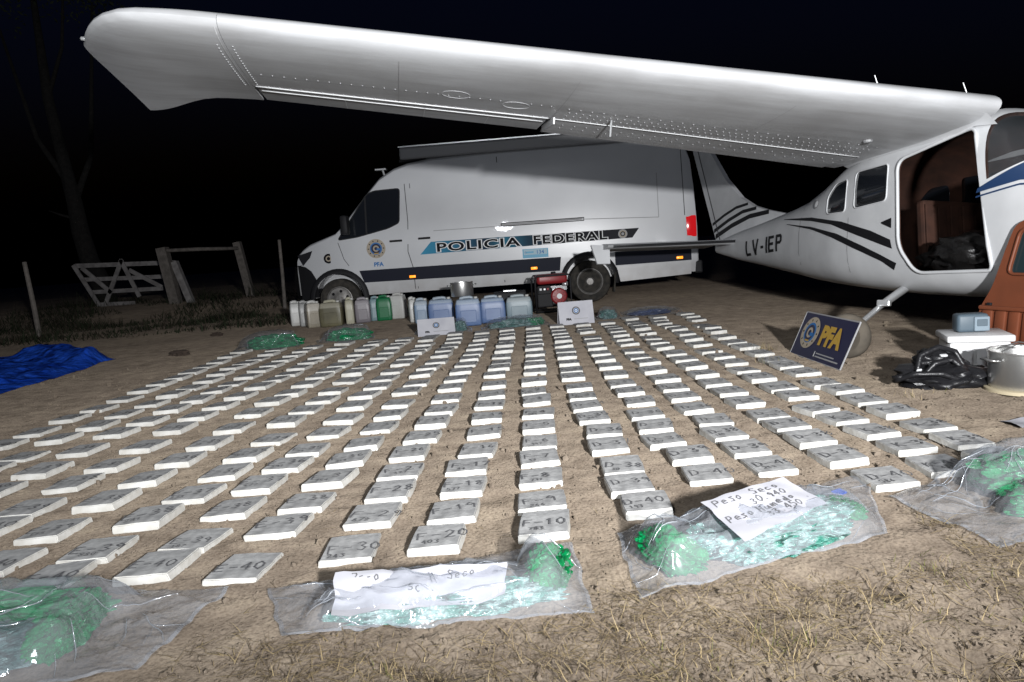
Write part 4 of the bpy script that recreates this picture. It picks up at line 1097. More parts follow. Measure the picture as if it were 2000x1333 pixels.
for body, s, z, w in (('POLICIA', -2.60, 1.060, 1.48), ('FEDERAL', -.93, 1.062, 1.28)):
    base = vtext('white_letters', body, s, z, .205, M_PRINTW, 1.0, .008, .014, -.002, 1.12)
    wd = max(v.co.x for v in base.data.vertices) - min(v.co.x for v in base.data.vertices); f = w / wd
    drop(base)
    vtext('letter_outline', body, s, z, .205, M_PRINTW, f, .008, .016, -.002, 1.12)
    vtext('letter_fill', body, s, z, .205, M_PRINTK, f, .0105, .005, -.002, 1.12)
crest(van, frame_mtx(vpt(-3.64, 1.19, .006), (1, 0, 0), (0, 0, 1)), .165, 'door_crest')
vtext('door_lettering', 'PFA', -3.62, .885, .10, M_PRINTB, 1.0, .006, .004, align='CENTER')
q = MB(); mt = frame_mtx(vpt(.60, 1.125, .012), (1, 0, 0), (0, 0, 1)); disc(q, mt, .078, M_GREY); disc(q, mt, .06, M_TAN, .001); disc(q, mt, .042, M_VDK, .0015); disc(q, mt, .025, M_GREY, .002); q.build('banner_crest', van, fix=False)
q = MB(); mt = frame_mtx(vpt(-4.50, 1.08, .006), (1, 0, 0), (0, 0, 1)); disc(q, mt, .085, M_PRINTK); disc(q, mt, .05, M_TAN, .001, r0=.03); q.build('fender_emblem', van, fix=False)
quad('phone_plate', (-1.12, .99), (-.68, .985), (-.68, .83), (-1.12, .835), M_PRINTLB, .005, 2, 1)
quad('phone_plate_band', (-1.10, .98), (-.70, .975), (-.70, .885), (-1.10, .89), mat('pale_cyan_print', (.35, .52, .60), .5), .007, 2, 1)
vtext('phone_number', '134', -.89, .90, .085, M_PRINTB, 1.1, .009, .002); vtext('phone_mark', '*', -1.09, .875, .11, M_PRINTB, 1.0, .009)
quad('phone_plate_bar', (-1.06, .945), (-.93, .945), (-.93, .915), (-1.06, .915), M_PRINTLB, .009, 2, 1)
# lamps
for s, z in ((-3.05, .665), (-.94, .655), (1.54, .655)):
    q = MB(); q.rbox(vpt(s, z, .008), (.11, .02, .045), M_ORANGE, .009); q.build('side_marker_lamp', van, smooth=True)
    q = MB(); q.rbox(vpt(s, z, .003), (.16, .02, .08), M_VDK, .009); q.build('marker_bezel', van)
q = MB(); q.rbox((1.75, .10, 1.17), (.20, .16, .37), M_TAILR, .03); q.build('tail_light', van, smooth=40)
q = MB(); q.rbox((1.75, VW - .10, 1.17), (.20, .16, .37), M_TAILR, .03); q.build('tail_light', van, smooth=40)
q = MB(); q.prism([vpt(-5.12, 1.17, .01), vpt(-4.80, 1.235, .012), vpt(-4.86, 1.12, .012), vpt(-5.02, .985, .012)], (.02, .12, 0), mat('headlamp_lens', (.03, .03, .035), .15)); q.build('headlight', van)
# black plastic: bumper, arches, sill, rear step
q = MB(); rws = []
for i in range(9):
    t = i / 8; y = .0 + t * VW; nose = -.16 * (1 - abs(2 * t - 1) ** 3); rws.append([Vector((-5.02 + nose + .10, y, .34)), Vector((-5.08 + nose, y, .42)), Vector((-5.12 + nose, y, .75)), Vector((-5.08 + nose, y, .98)), Vector((-4.95 + nose, y, 1.0))])
q.grid(rws, M_VDK); q.build('front_bumper', van, smooth=40)
q = MB(); q.prism([vpt(-5.13, 1.0, .02), vpt(-4.97, .96, .025), vpt(-4.86, .88, .028), vpt(-4.78, .74, .028), vpt(-4.75, .42, .02), vpt(-5.12, .36, .02)], (.0, .25, 0), M_VDK); q.build('bumper_corner', van)
for s, r_ in ((-4.36, .45), (0, .43)):
    q = MB(); rws = []
    for k in range(21):
        t = R(-8 + 196 * k / 20); c_, n_ = math.cos(t), math.sin(t)
        rws.append([Vector((s + (r_ - .012) * c_, -.012, .37 + (r_ - .012) * n_)), Vector((s + (r_ + .06) * c_, -.016, .37 + (r_ + .06) * n_)), Vector((s + (r_ + .075) * c_, .03, .37 + (r_ + .075) * n_))])
    q.grid(rws, M_VDK); q.build('wheel_arch_trim', van, smooth=True, fix=False)
q = MB(); q.prism([(.47, .0, .58), (1.72, .0, .585), (1.72, .0, .37), (.9, 0, .335), (.52, .0, .32)], (0, .04, 0), M_VAN); q.build('rear_skirt', van)
q = MB(); q.rbox((1.86, VW / 2, .48), (.14, VW * .96, .22), M_VDK, .03); q.build('rear_bumper', van)
q = MB(); q.box((1.95, VW / 2, .42), (.3, .1, .06), M_VDK); q.lathe([(.03, 0), (.03, .06), (.0, .08)], M_ALU, 10, Matrix.Translation((2.05, VW / 2, .44))); q.build('tow_bar', van)
q = MB(); q.box((.42, .08, .32), (.03, .22, .34), M_RUB, rot=(0, .12, 0)); q.build('mud_flap', van)
# mirror
q = MB(); q.rbox((-4.10, -.13, 1.62), (.13, .20, .33), M_VDK, .04); q.box((-4.10, .0, 1.48), (.05, .2, .05), M_VDK); q.build('wing_mirror', van, smooth=40)
# wheels
for s in (-4.36, 0.0):
    for y in (0.012, VW - .012):
        d = -1 if y < 1 else 1
        mt = Matrix.Translation((s, y, .36)) @ Matrix.Rotation(R(90) * -d, 4, 'X')
        steer = Matrix.Rotation(0, 4, 'Z')
        q = MB(); q.lathe([(.215, -.02), (.24, .0), (.30, .006), (.345, -.012), (.36, -.05), (.36, -.17), (.345, -.21), (.24, -.22)], M_RUB, 40, mt)
        w = q.build('wheel', van, smooth=40)
        q = MB(); q.lathe([(.225, -.06), (.225, .0), (.212, .004), (.20, -.012), (.165, -.05 if s > -1 else -.012), (.10, -.055 if s > -1 else .0), (.075, -.02 if s > -1 else .01), (.055, .01), (.0, .012)], M_RIM, 40, mt)
        rim = q.build('rim', w, smooth=35)
        for k in range(6):
            t = k * math.pi / 3 + .3
            q = MB(); disc(q, mt @ Matrix.Translation((.145 * math.cos(t), .145 * math.sin(t), -.028 if s > -1 else .002)), .026, M_PRINTK, n=12); q.build('rim_hole', rim, fix=False)
# roof equipment
q = MB(); q.rbox((-.75, .30, 2.755), (4.7, .46, .20), mat('awning_box_grey', (.30, .30, .31), .5), .03); q.build('roof_awning_box', van)
q = MB(); q.box((-.75, .065, 2.865), (4.72, .03, .02), M_ALU); q.build('awning_rail', van)
q = MB(); q.prism([(-3.12, .1, 2.62), (-3.08, .1, 2.84), (-2.6, .1, 2.86), (-2.6, .1, 2.66)], (0, 1.7, 0), M_VDK); q.build('roof_deflector', van)
q = MB(); q.tube([(-3.46, .5, 2.40), (-3.50, .5, 2.56)], .02, M_ALU, 8); q.rbox((-3.53, .5, 2.57), (.20, .12, .035), M_ALU, .01); q.build('roof_light_bracket', van)
# ------------------------------------------------------------------ jerrycans
def plastic(name, c, c2=None, level=0, dry=(.5, .5, .48)):
    m = mat(name, c, .38, col2=c2, scale=4, sub=.25, bump=.05, bscale=8)
    if level:   # liquid standing behind the translucent wall
        nt = m.node_tree; b = nt.nodes['Principled BSDF']
        tc = nt.nodes.new('ShaderNodeTexCoord'); sp = nt.nodes.new('ShaderNodeSeparateXYZ'); mr = nt.nodes.new('ShaderNodeMapRange')
        mr.inputs[1].default_value = level - .008; mr.inputs[2].default_value = level + .008; mx = nt.nodes.new('ShaderNodeMix'); mx.data_type = 'RGBA'
        nt.links.new(tc.outputs['Object'], sp.inputs[0]); nt.links.new(sp.outputs[2], mr.inputs[0]); nt.links.new(mr.outputs[0], mx.inputs[0])
        L_in = b.inputs['Base Color']
        if L_in.links: nt.links.new(L_in.links[0].from_socket, mx.inputs[6])
        else: mx.inputs[6].default_value = (*c, 1)
        mx.inputs[7].default_value = (*dry, 1); nt.links.new(mx.outputs[2], L_in)
    return m
J_WHITE = plastic('can_white', (.60, .60, .58), (.52, .51, .48)); J_GREYW = plastic('can_grey_white', (.38, .38, .37)); J_BEIGE = plastic('can_beige', (.36, .32, .25), (.30, .27, .21), .27, (.52, .49, .43))
J_OLIVE = plastic('can_olive', (.11, .10, .06), (.17, .155, .09), .30, (.33, .31, .24)); J_CREAM = plastic('can_cream', (.45, .43, .33)); J_MAUVE = plastic('can_mauve', (.20, .18, .20), None, .30, (.33, .31, .33)); J_PALEB = plastic('can_pale_blue', (.22, .32, .35))
J_GREEN = plastic('can_green', (.005, .16, .055)); J_BLUE = plastic('can_blue', (.085, .15, .32), (.12, .19, .36), .305, (.30, .37, .47)); J_BLUE2 = plastic('can_light_blue', (.16, .24, .35), (.22, .30, .39), .28, (.36, .42, .48)); J_BLUEG = plastic('can_blue_grey', (.22, .29, .33), (.17, .24, .28), .25, (.36, .41, .43))
def jerrycan(x, y, w, d, h, yaw, body, hand, cap, label):
    r = empty('jerrycan', (x, y, gz(x, y)), (0, 0, R(yaw))); tag(r, label, 'jerrycan', 'jerrycans standing in front of the van')
    bm = bmesh.new(); bmesh.ops.create_cube(bm, size=1)
    bmesh.ops.subdivide_edges(bm, edges=bm.edges[:], cuts=3, use_grid_fill=True)
    for q in bm.verts:
        z = q.co.z + .5
        ins = .0 if z < .76 else .12 * (z - .75) / .25
        sag = 1 + .03 * math.sin(math.pi * z)
        q.co = Vector((q.co.x * w * (1 - ins) * sag, q.co.y * d * (1 - ins) * sag, z * h * .93))
    bmesh.ops.recalc_face_normals(bm, faces=bm.faces[:])
    me = bpy.data.meshes.new('can_body'); bm.to_mesh(me); bm.free(); me.materials.append(body)
    o = bpy.data.objects.new('can_body', me); COL.objects.link(o); o.parent = r
    modify(o, ('BEVEL', dict(width=.022, segments=3, limit_method='ANGLE', angle_limit=R(40)))); o.name = 'can_body'
    o.data.polygons.foreach_set('use_smooth', [True] * len(o.data.polygons))
    q = MB(); q.tube([(-w * .30, 0, h * .90), (-w * .27, 0, h * .97), (-w * .1, 0, h * .985), (w * .10, 0, h * .985), (w * .17, 0, h * .97), (w * .2, 0, h * .90)], d * .09, hand, 8); q.build('handle', r, smooth=True)
    q = MB(); q.lathe([(.026, 0), (.028, .03), (.02, .034)], cap, 14, Matrix.Translation((w * .33, -d * .1, h * .91))); q.build('cap', r, smooth=40)
    q = MB(); q.rbox((0, -d / 2 - .003, h * .34), (w * .62, .012, h * .42), body, .005); q.build('embossed_panel', r)
    return r
RED_C = mat('cap_red', (.4, .03, .02), .4); WH_C = J_WHITE
for a in [
 (-3.60, 12.05, .17, .28, .41, 20, J_WHITE, J_WHITE, WH_C, 'narrow white jerrycan at the far left end of the row'),
 (-3.40, 11.85, .15, .28, .41, 20, J_GREYW, J_GREYW, WH_C, 'greyish white jerrycan second from the left end of the row'),
 (-3.17, 11.55, .22, .28, .42, 25, J_BEIGE, J_WHITE, WH_C, 'beige jerrycan with a pale corner beside the dark olive one'),
 (-2.84, 11.45, .34, .26, .41, 3, J_OLIVE, J_CREAM, WH_C, 'wide dark olive jerrycan full of brown liquid'),
 (-2.58, 11.60, .13, .26, .42, 8, J_CREAM, J_CREAM, WH_C, 'slim cream jerrycan right of the olive one'),
 (-2.40, 11.75, .24, .26, .40, 8, J_MAUVE, J_MAUVE, WH_C, 'mauve grey jerrycan between the cream and the pale blue ones'),
 (-2.24, 12.0, .17, .24, .40, 8, J_PALEB, J_PALEB, WH_C, 'narrow pale blue jerrycan left of the green one'),
 (-2.07, 11.90, .24, .25, .41, 3, J_GREEN, J_GREEN, WH_C, 'solid green jerrycan in the left row'),
 (-1.86, 12.03, .24, .25, .42, -6, J_WHITE, J_WHITE, WH_C, 'clean white jerrycan at the right end of the left row'),
 (-1.50, 11.05, .10, .26, .38, 12, J_WHITE, J_WHITE, WH_C, 'thin white jerrycan at the left end of the blue row'),
 (-1.33, 10.80, .20, .24, .37, 6, J_BLUE2, J_BLUE2, WH_C, 'pale translucent blue jerrycan, first of the blue ones'),
 (-1.00, 10.50, .36, .24, .385, 3, J_BLUE, J_BLUE2, WH_C, 'wide blue jerrycan left of the one that stands nearest'),
 (-.575, 9.95, .345, .24, .40, 3, J_BLUE, J_BLUE2, WH_C, 'blue jerrycan standing nearest, in front of the steel pot'),
 (-.24, 10.15, .345, .24, .375, 3, J_BLUE, J_BLUE2, WH_C, 'blue jerrycan right of the nearest one'),
 (.14, 10.40, .37, .24, .335, 0, J_BLUEG, J_BLUEG, WH_C, 'squat grey blue jerrycan at the right end of the blue row')]:
    jerrycan(*a)
# dark bottle-like cans behind the blue row
q = MB(); q.rbox((0, 0, .19), (.50, .22, .38), M_VDK, .03); q.build('crate_body', (cr := empty('black_crate', (.02, 10.9, gz(.02, 10.9)))));
q = MB(); q.rbox((0, 0, .385), (.20, .06, .03), M_ALU, .008); q.build('latch', cr); tag(cr, 'low black case behind the right end of the blue jerrycans', 'case')

# ------------------------------------------------------------------ steel pots
def pot(x, y, z, r, h, label, rim=None, m=M_METAL, handles=True):
    o = empty('steel_pot', (x, y, z)); tag(o, label, 'pot')
    q = MB(); q.lathe([(r * .96, 0), (r, .012), (r, h), (r * 1.03, h + .004), (r * 1.03, h + .012), (r * .985, h + .012), (r * .97, h - .01), (r * .94, .02), (0, .02)], m, 40); q.build('pot_body', o, smooth=40)
    if handles:
        for s in (-1, 1):
            q = MB(); q.tube([(s * r, -.05, h * .82), (s * (r + .045), -.045, h * .85), (s * (r + .045), .045, h * .85), (s * r, .05, h * .82)], .007, m, 6); q.build('handle', o, smooth=True)
    return o
pot(-.67, 10.45, .355, .165, .19, 'steel cooking pot standing on the blue jerrycans').location.z = .385
p2 = pot(2.90, 3.98, gz(2.9, 3.98) + .02, .19, .20, 'large shiny steel pot at the right edge beside the black backpack')
q = MB(); q.lathe([(.205, -.022), (.212, -.018), (.212, .0), (.205, .004)], M_CREAM, 40); q.build('cream_base_ring', p2, smooth=40)
q = MB(); q.tube([(-.16, -.02, .215), (-.06, .0, .245), (.04, -.03, .23), (.1, .04, .24)], .004, M_METAL, 5); q.tube([(-.14, .06, .215), (-.02, .05, .25), (.12, -.06, .225)], .004, M_METAL, 5)
w = q.build('wire_coil', None); w.location = p2.location; tag(w, 'thin metal wire lying across the top of the large steel pot', 'wire')

# ------------------------------------------------------------------ generator
g = empty('generator', (.66, 11.05, gz(.66, 11.05)), (0, 0, R(6))); tag(g, 'red and black portable generator in a tube frame by the rear wheel', 'generator')
for y in (-.2, .2):
    q = MB(); q.tube([(-.27, y, .03), (-.27, y, .52), (-.24, y, .57), (.24, y, .57), (.27, y, .52), (.27, y, .03), (-.27, y, .03)], .015, M_VDK, 8); q.build('frame_hoop', g, smooth=True)
for x in (-.27, .27):
    q = MB(); q.tube([(x, -.2, .05), (x, .2, .05)], .013, M_VDK, 8); q.build('frame_rail', g, smooth=True)
q = MB(); q.rbox((0, 0, .515), (.47, .36, .15), M_RED, .045, seg=3); q.build('fuel_tank', g, smooth=50)
q = MB(); q.lathe([(.04, 0), (.04, .02), (.03, .03)], M_VDK, 14, Matrix.Translation((.05, 0, .59))); q.build('tank_cap', g)
q = MB(); q.rbox((-.12, .02, .24), (.24, .3, .30), M_VDK, .02); q.build('alternator', g)
q = MB(); q.rbox((.10, .03, .25), (.24, .26, .26), mat('engine_block', (.06, .06, .062), .5, .4), .02)
for k in range(6): q.box((.10, -.105, .34 + .012 * k), (.25, .02, .005), M_ALU)
q.build('engine', g)
q = MB(); mt = Matrix.Translation((.09, -.11, .25)) @ Matrix.Rotation(R(90), 4, 'X'); q.lathe([(.125, 0), (.125, .05), (.105, .075), (.05, .08), (.0, .08)], M_RED, 28, mt); rs = q.build('recoil_starter', g, smooth=35)
q = MB(); disc(q, mt, .04, M_PRINTW, .083); q.build('starter_badge', rs, fix=False)
for k in range(10):
    t = k * math.pi / 5
    q = MB(); q.box(mt @ Vector((.085 * math.cos(t), .085 * math.sin(t), .078)), (.02, .004, .006), M_VDK, rot=(0, -t, 0)); q.build('vent_slot', rs)
q = MB(); q.rbox((-.13, -.16, .36), (.2, .03, .13), M_VDK, .01); cp = q.build('control_panel', g)
for x, m_ in ((-.19, M_PRINTW), (-.13, M_ALU), (-.08, M_RED)):
    q = MB(); q.rbox((x, -.18, .37), (.035, .02, .035), m_, .006); q.build('socket', cp)
q = MB(); q.tube([(.16, -.12, .42), (.24, -.14, .43)], .03, M_ALU, 12); q.build('exhaust', g, smooth=True)

# ------------------------------------------------------------------ small white signs
def small_sign(x, y, w, h, yaw, lean, label):
    o = empty('small_sign', (x, y, gz(x, y)), (0, 0, R(yaw))); tag(o, label, 'sign', 'small white police signs behind the packages')
    c, s = math.cos(R(lean)), math.sin(R(lean))
    q = MB(); q.add([(-w / 2, 0, 0), (w / 2, 0, 0), (w / 2, h * s, h * c), (-w / 2, h * s, h * c)], [(0, 1, 2, 3)], M_PAPER)
    q.add([(-w / 2, h * s + .004, h * c), (w / 2, h * s + .004, h * c), (w / 2, h * s * 2 + .03, 0), (-w / 2, h * s * 2 + .03, 0)], [(0, 1, 2, 3)], M_PAPER); q.build('card', o, fix=False)
    mt = frame_mtx((0, h * .60 * s - .003, h * .60 * c), (1, 0, 0), (0, s, c))
    k = MB(); disc(k, mt, h * .17, M_PRINTK, 0); disc(k, mt, h * .14, M_GREY, .001); disc(k, mt, h * .10, M_PRINTB, .0015); disc(k, mt, h * .06, M_PRINTW, .002, r0=h * .03); k.build('printed_crest', o, fix=False)
    text_mesh('sign_lettering', 'PFA', h * .13, M_PRINTK, o, frame_mtx((-w * .30, h * .20 * s - .003, h * .20 * c), (1, 0, 0), (0, s, c)), offset=.003)
    k = MB(); mt = frame_mtx((w * .12, h * .245 * s - .003, h * .245 * c), (1, 0, 0), (0, s, c))
    k.poly([mt @ Vector(v) for v in ((-w * .2, -.004, 0), (w * .2, -.004, 0), (w * .2, .004, 0), (-w * .2, .004, 0))], M_GREY); k.build('printed_line', o, fix=False)
small_sign(-.935, 8.95, .47, .25, 6, 35, 'lower white tent sign in front of the left blue jerrycans')
small_sign(.845, 9.05, .45, .30, 6, 14, 'upright white tent sign below the generator')

# ------------------------------------------------------------------ PFA board leaning on the airplane wheel
B0, B1, T0 = Vector((2.26, 5.78, .0)), Vector((2.262, 4.91, .0)), Vector((2.41, 5.81, .325))
bo = empty('police_board', (2.26, 5.34, gz(2.26, 5.34))); tag(bo, 'dark navy board with round crest and yellow PFA letters leaning on the airplane wheel', 'board')
ux = (B1 - B0); W_ = ux.length; ux.normalize(); uy = (T0 - B0); uy = (uy - ux * uy.dot(ux)); H_ = uy.length; uy.normalize(); un = ux.cross(uy)
bm_ = frame_mtx(B0 - bo.location + Vector((0, 0, gz(2.26, 5.34))), ux, uy)
q = MB(); q.add([bm_ @ Vector(v) for v in [(0, 0, 0), (W_, 0, 0), (W_, H_, 0), (0, H_, 0), (0, 0, -.008), (W_, 0, -.008), (W_, H_, -.008), (0, H_, -.008)]], [(0, 1, 2, 3), (7, 6, 5, 4), (0, 4, 5, 1), (1, 5, 6, 2), (2, 6, 7, 3), (3, 7, 4, 0)], M_NAVY); q.build('panel', bo)
q = MB()
for a, b in (((0, 0), (W_, 0)), ((W_, 0), (W_, H_)), ((W_, H_), (0, H_)), ((0, H_), (0, 0))):
    q.tube([bm_ @ Vector((*a, -.003)), bm_ @ Vector((*b, -.003))], .006, M_GREY, 6)
q.build('edge_frame', bo)
crest(bo, bm_ @ Matrix.Translation((W_ * .235, H_ * .56, .003)), H_ * .36, 'board_crest', sx=1.12)
pf = text_mesh('yellow_letters', 'PFA', H_ * .56, M_GOLD, bo, bm_ @ Matrix.Translation((W_ * .455, H_ * .38, .004)), sx=1.0, offset=.012)
q = MB(); q.poly([bm_ @ Vector((W_ * u, H_ * v, .003)) for u, v in ((.50, .16), (.84, .16), (.84, .185), (.50, .185))], M_GREY); q.poly([bm_ @ Vector((W_ * u, H_ * v, .003)) for u, v in ((.50, .09), (.93, .09), (.93, .12), (.50, .12))], M_GREY)
q.poly([bm_ @ Vector((W_ * u, H_ * v, .003)) for u, v in ((.465, .09), (.485, .09), (.48, .21), (.47, .21))], M_PRINTW); q.build('small_print', bo, fix=False)

# ------------------------------------------------------------------ things on the right
ck = empty('cooler_box', (3.01, 4.62, gz(3.0, 4.62)), (0, 0, R(-20))); tag(ck, 'white polystyrene cooler box under the grey device', 'box')
q = MB(); q.rbox((0, 0, .10), (.34, .32, .20), M_COOL, .015); q.build('tub', ck, smooth=40)
q = MB(); q.rbox((0, 0, .222), (.375, .355, .045), M_COOL, .012); q.build('lid', ck, smooth=40)
q = MB(); q.add([(-.13, -.163, .03), (.13, -.163, .03), (.13, -.163, .16), (-.13, -.163, .16)], [(0, 1, 2, 3)], mat('cooler_panel', (.62, .62, .63), .5)); q.build('side_panel', ck, fix=False)
dv = empty('grey_device', (3.0, 4.63, gz(3.0, 4.62) + .246), (0, 0, R(-14))); tag(dv, 'small blue-grey boxy device with screen on the white cooler', 'device')
q = MB(); q.rbox((-.0, .02, .06), (.185, .12, .12), M_DEV, .022, seg=3); q.build('housing', dv, smooth=40)
q = MB(); q.rbox((.045, -.045, .056), (.09, .02, .095), M_DEVL, .008); fc = q.build('face_plate', dv)
q = MB(); q.rbox((.045, -.056, .064), (.06, .006, .045), M_DEV, .003); q.build('screen', fc)
# dismounted cabin door, brown lining toward us
cd = empty('cabin_door', (3.20, 4.88, gz(3.2, 4.88)), (0, 0, 0))
cd.rotation_euler = (Matrix.Rotation(R(-76), 3, 'Z') @ Matrix.Rotation(R(-7), 3, 'X')).to_euler()
tag(cd, 'brown-lined airplane cabin door with window standing behind the cooler box', 'door')
DP = rounded([(0, .0), (-.03, .35), (.06, .52), (.13, .78), (.18, .93), (.28, .97), (.80, .99), (.90, .90), (.90, .0)], .06, 4)
q = MB(); q.prism([(x, 0, z) for x, z in DP], (0, .045, 0), M_BROWN); dp = q.build('door_panel', cd, smooth=30)
dwp = rounded([(.225, .90), (.75, .92), (.79, .60), (.165, .605)], .05, 4)
c = MB(); c.prism([(x, -.1, z) for x, z in dwp], (0, .3, 0), M_BROWN); c = c.build('cutter', cd); boolean(dp, c); drop(c); dp.name = 'door_panel'
q = MB(); q.prism([(x, .02, z) for x, z in dwp], (0, .006, 0), mat('door_glass', (.02, .035, .04), .12)); q.build('window_pane', cd)
q = MB(); q.tube([Vector((x, -.004, z)) for x, z in dwp] + [Vector((dwp[0][0], -.004, dwp[0][1]))], .011, M_BROWN, 6, caps=False); q.build('window_surround', cd, smooth=True)
q = MB(); q.rbox((.44, -.012, .375), (.90, .035, .03), M_BROWN, .01); q.build('arm_ledge', cd)
for k in range(9):
    q = MB(); q.rbox((.05 + k * .1, -.006, .19), (.075, .022, .34), M_BROWN, .01); q.build('padded_rib', cd, smooth=40)
q = MB(); q.rbox((.06, -.01, .40), (.03, .02, .02), M_VDK, .004); q.build('latch', cd)
# black backpack
bp_ = empty('backpack', (2.56, 4.22, gz(2.56, 4.22)), (0, 0, R(-8))); tag(bp_, 'crumpled black backpack with straps lying in front of the cooler', 'backpack')
b_ = blob((0, 0, .055), (.27, .16, .085), M_BAGK, 'bag_body', 4, bp_, .3)
b_ = blob((-.02, .05, .13), (.15, .09, .075), M_BAGK, 'bag_pocket', 9, bp_, .25); b_.rotation_euler = (0, R(12), 0)
for pts in ([(-.16, -.05, .10), (-.13, -.02, .19), (-.02, .0, .235), (.08, .02, .20), (.12, -.02, .10)], [(-.14, -.09, .08), (-.08, -.09, .15), (.02, -.08, .17), (.10, -.10, .09)], [(-.28, -.04, .05), (-.20, -.12, .10), (-.06, -.15, .10), (.05, -.15, .05)]):
    q = MB()
    cur = []
    for i in range(len(pts) - 1):
        for t in lin(0, 1, 4)[: 4 if i < len(pts) - 2 else 5]: cur.append(Vector(pts[i]).lerp(Vector(pts[i + 1]), t))
    q.tube(cur, .017, M_BAGK, 6); st = q.build('shoulder_strap', bp_, smooth=True)
q = MB(); q.rbox((-.17, -.10, .115), (.035, .01, .022), M_PRINTW, .003, rot=(.5, 0, .5)); q.build('white_label', bp_)
q = MB(); q.rbox((.0, -.02, .185), (.04, .02, .012), M_PRINTW, .003, rot=(.3, 0, .2)); q.build('buckle', bp_)
q = MB(); q.prism([(0, 0, 0), (.09, 0, 0), (.09, 0, .03), (.035, 0, .04), (.028, 0, .19), (.005, 0, .19)], (0, .035, 0), M_COOL); sp_ = q.build('plastic_bracket', None); sp_.location = (2.80, 4.27, gz(2.80, 4.27)); tag(sp_, 'white L-shaped plastic bracket standing between the cooler and the steel pot', 'bracket')
q = MB(); q.grid([[(-.10 + .05 * i, -.07 + .04 * k, .012 + .008 * math.sin(i * 1.3 + k)) for k in range(5)] for i in range(5)], M_PAPER); pp = q.build('paper_sheet', None, smooth=True, fix=False); pp.location = (2.42, 3.28, gz(2.42, 3.28)); tag(pp, 'scrap of white paper on the soil at the right edge', 'paper')

# ------------------------------------------------------------------ blue tarpaulin
q = MB(); rws = []
a, b, c, d = Vector((-8.0, 8.3, 0)), Vector((-4.85, 6.7, 0)), Vector((-5.0, 9.0, 0)), Vector((-6.3, 10.3, 0))
for i in range(71):
    u = i / 70; r_ = []
    for k in range(51):
        v = k / 50
        uu, vv = u + .05 * noise.noise(Vector((v * 4, 1, 2))), v + .05 * noise.noise(Vector((u * 4, 5, 2)))
        p = (a * (1 - uu) + b * uu) * (1 - vv) + (d * (1 - uu) + c * uu) * vv
        e = min(1, min(u, 1 - u) * 10) * min(1, min(v, 1 - v) * 8)
        h = e * (.07 + .05 * noise.noise(p * 1.4) + .06 * abs(noise.noise(Vector((p.x * 2.2 + p.y, p.y * 1.1 - p.x, 3)))) + .05 * abs(noise.noise(p * 3.5)) + .03 * abs(noise.noise(p * 8)) + .015 * noise.noise(p * 17) - .03)
        r_.append(Vector((p.x, p.y, gz(p.x, p.y) + .008 + max(0, h) + (.10 * e if v > .6 else 0) * sstep(.6, .85, v))))
    rws.append(r_)
q.grid(rws, M_TARP); tarp = q.build('tarpaulin', None, smooth=True, fix=False); tag(tarp, 'crumpled bright blue tarpaulin on the ground at the left edge', 'tarpaulin')
for i, (x, y, s) in enumerate(((-4.15, 8.9, .12), (-4.6, 11.2, .09))):
    o = blob((0, 0, 0), (s, s * .6, s * .4), M_STONE if 0 else mat('dark_clod', (.06, .042, .032), .95, bump=.8, bscale=12, bdist=.03), 'earth_clod', 20 + i, None, .35); o.location = (x, y, gz(x, y) + .02)
    tag(o, ('larger dark earth clod between the tarpaulin and the packages', 'small dark earth clod beyond the tarpaulin')[i], 'clod')

# ------------------------------------------------------------------ fence, gate, tree
def timber(mb, p, q_, w, d, m):
    p, q_ = Vector(p), Vector(q_); ax = (q_ - p).normalized(); s = Vector((0, 1, 0)); s = (s - ax * s.dot(ax)).normalized(); t = ax.cross(s)
    vs = [o + s * a * d / 2 + t * b * w / 2 for o in (p, q_) for a, b in ((-1, -1), (1, -1), (1, 1), (-1, 1))]
    mb.add(vs, [(3, 2, 1, 0), (4, 5, 6, 7), (0, 1, 5, 4), (1, 2, 6, 5), (2, 3, 7, 6), (3, 0, 4, 7)], m)
def post(a, b, w, label, m=M_WOODG, round_=False):
    a, b = Vector(a), Vector(b); a.z = gz(a.x, a.y) - .1
    q = MB()
    if round_: q.tube([a, a.lerp(b, .5) + Vector((.01, 0, 0)), b], [w * .55, w * .5, w * .45], m, 9)
    else: timber(q, a, b, w, w, m)
    o = q.build('fence_post', None); bv = [Vector(v.co) - a for v in o.data.vertices]
    for v, c_ in zip(o.data.vertices, bv): v.co = c_
    o.location = a; return tag(o, label, 'post', 'fence posts in the dark background')
post((-9.2, 14, 0), (-9.27, 14, 1.46), .09, 'thin leaning post at the far left, nearest to the blue tarpaulin', round_=True)
post((-9.22, 20, 0), (-9.42, 20, 1.76), .26, 'thick squared post at the right end of the white gate')
post((-8.83, 20.1, 0), (-9.18, 20.1, 1.36), .17, 'short pale slanting post right beside the thick one', M_WHITEW)
post((-7.48, 21, 0), (-7.72, 21, 1.80), .20, 'post carrying the right end of the horizontal pole')
post((-5.31, 17, 0), (-5.26, 17, 1.63), .08, 'thin upright post just left of the van front', round_=True)
q = MB(); q.tube([(-9.45, 19.9, 1.68), (-8.5, 20.3, 1.66), (-7.65, 20.85, 1.62)], [.05, .055, .05], M_WOODG, 8); o = q.build('fence_rail', None, smooth=True); tag(o, 'horizontal wooden pole lying between two fence posts', 'pole')
gt = empty('field_gate', (-11.7, 22, gz(-11.7, 22))); tag(gt, 'weathered white wooden field gate with cross braces', 'gate')
gz0 = gt.location.z
def G_(x, z, dy=0): return Vector((x + 11.7, dy, z - gz0))
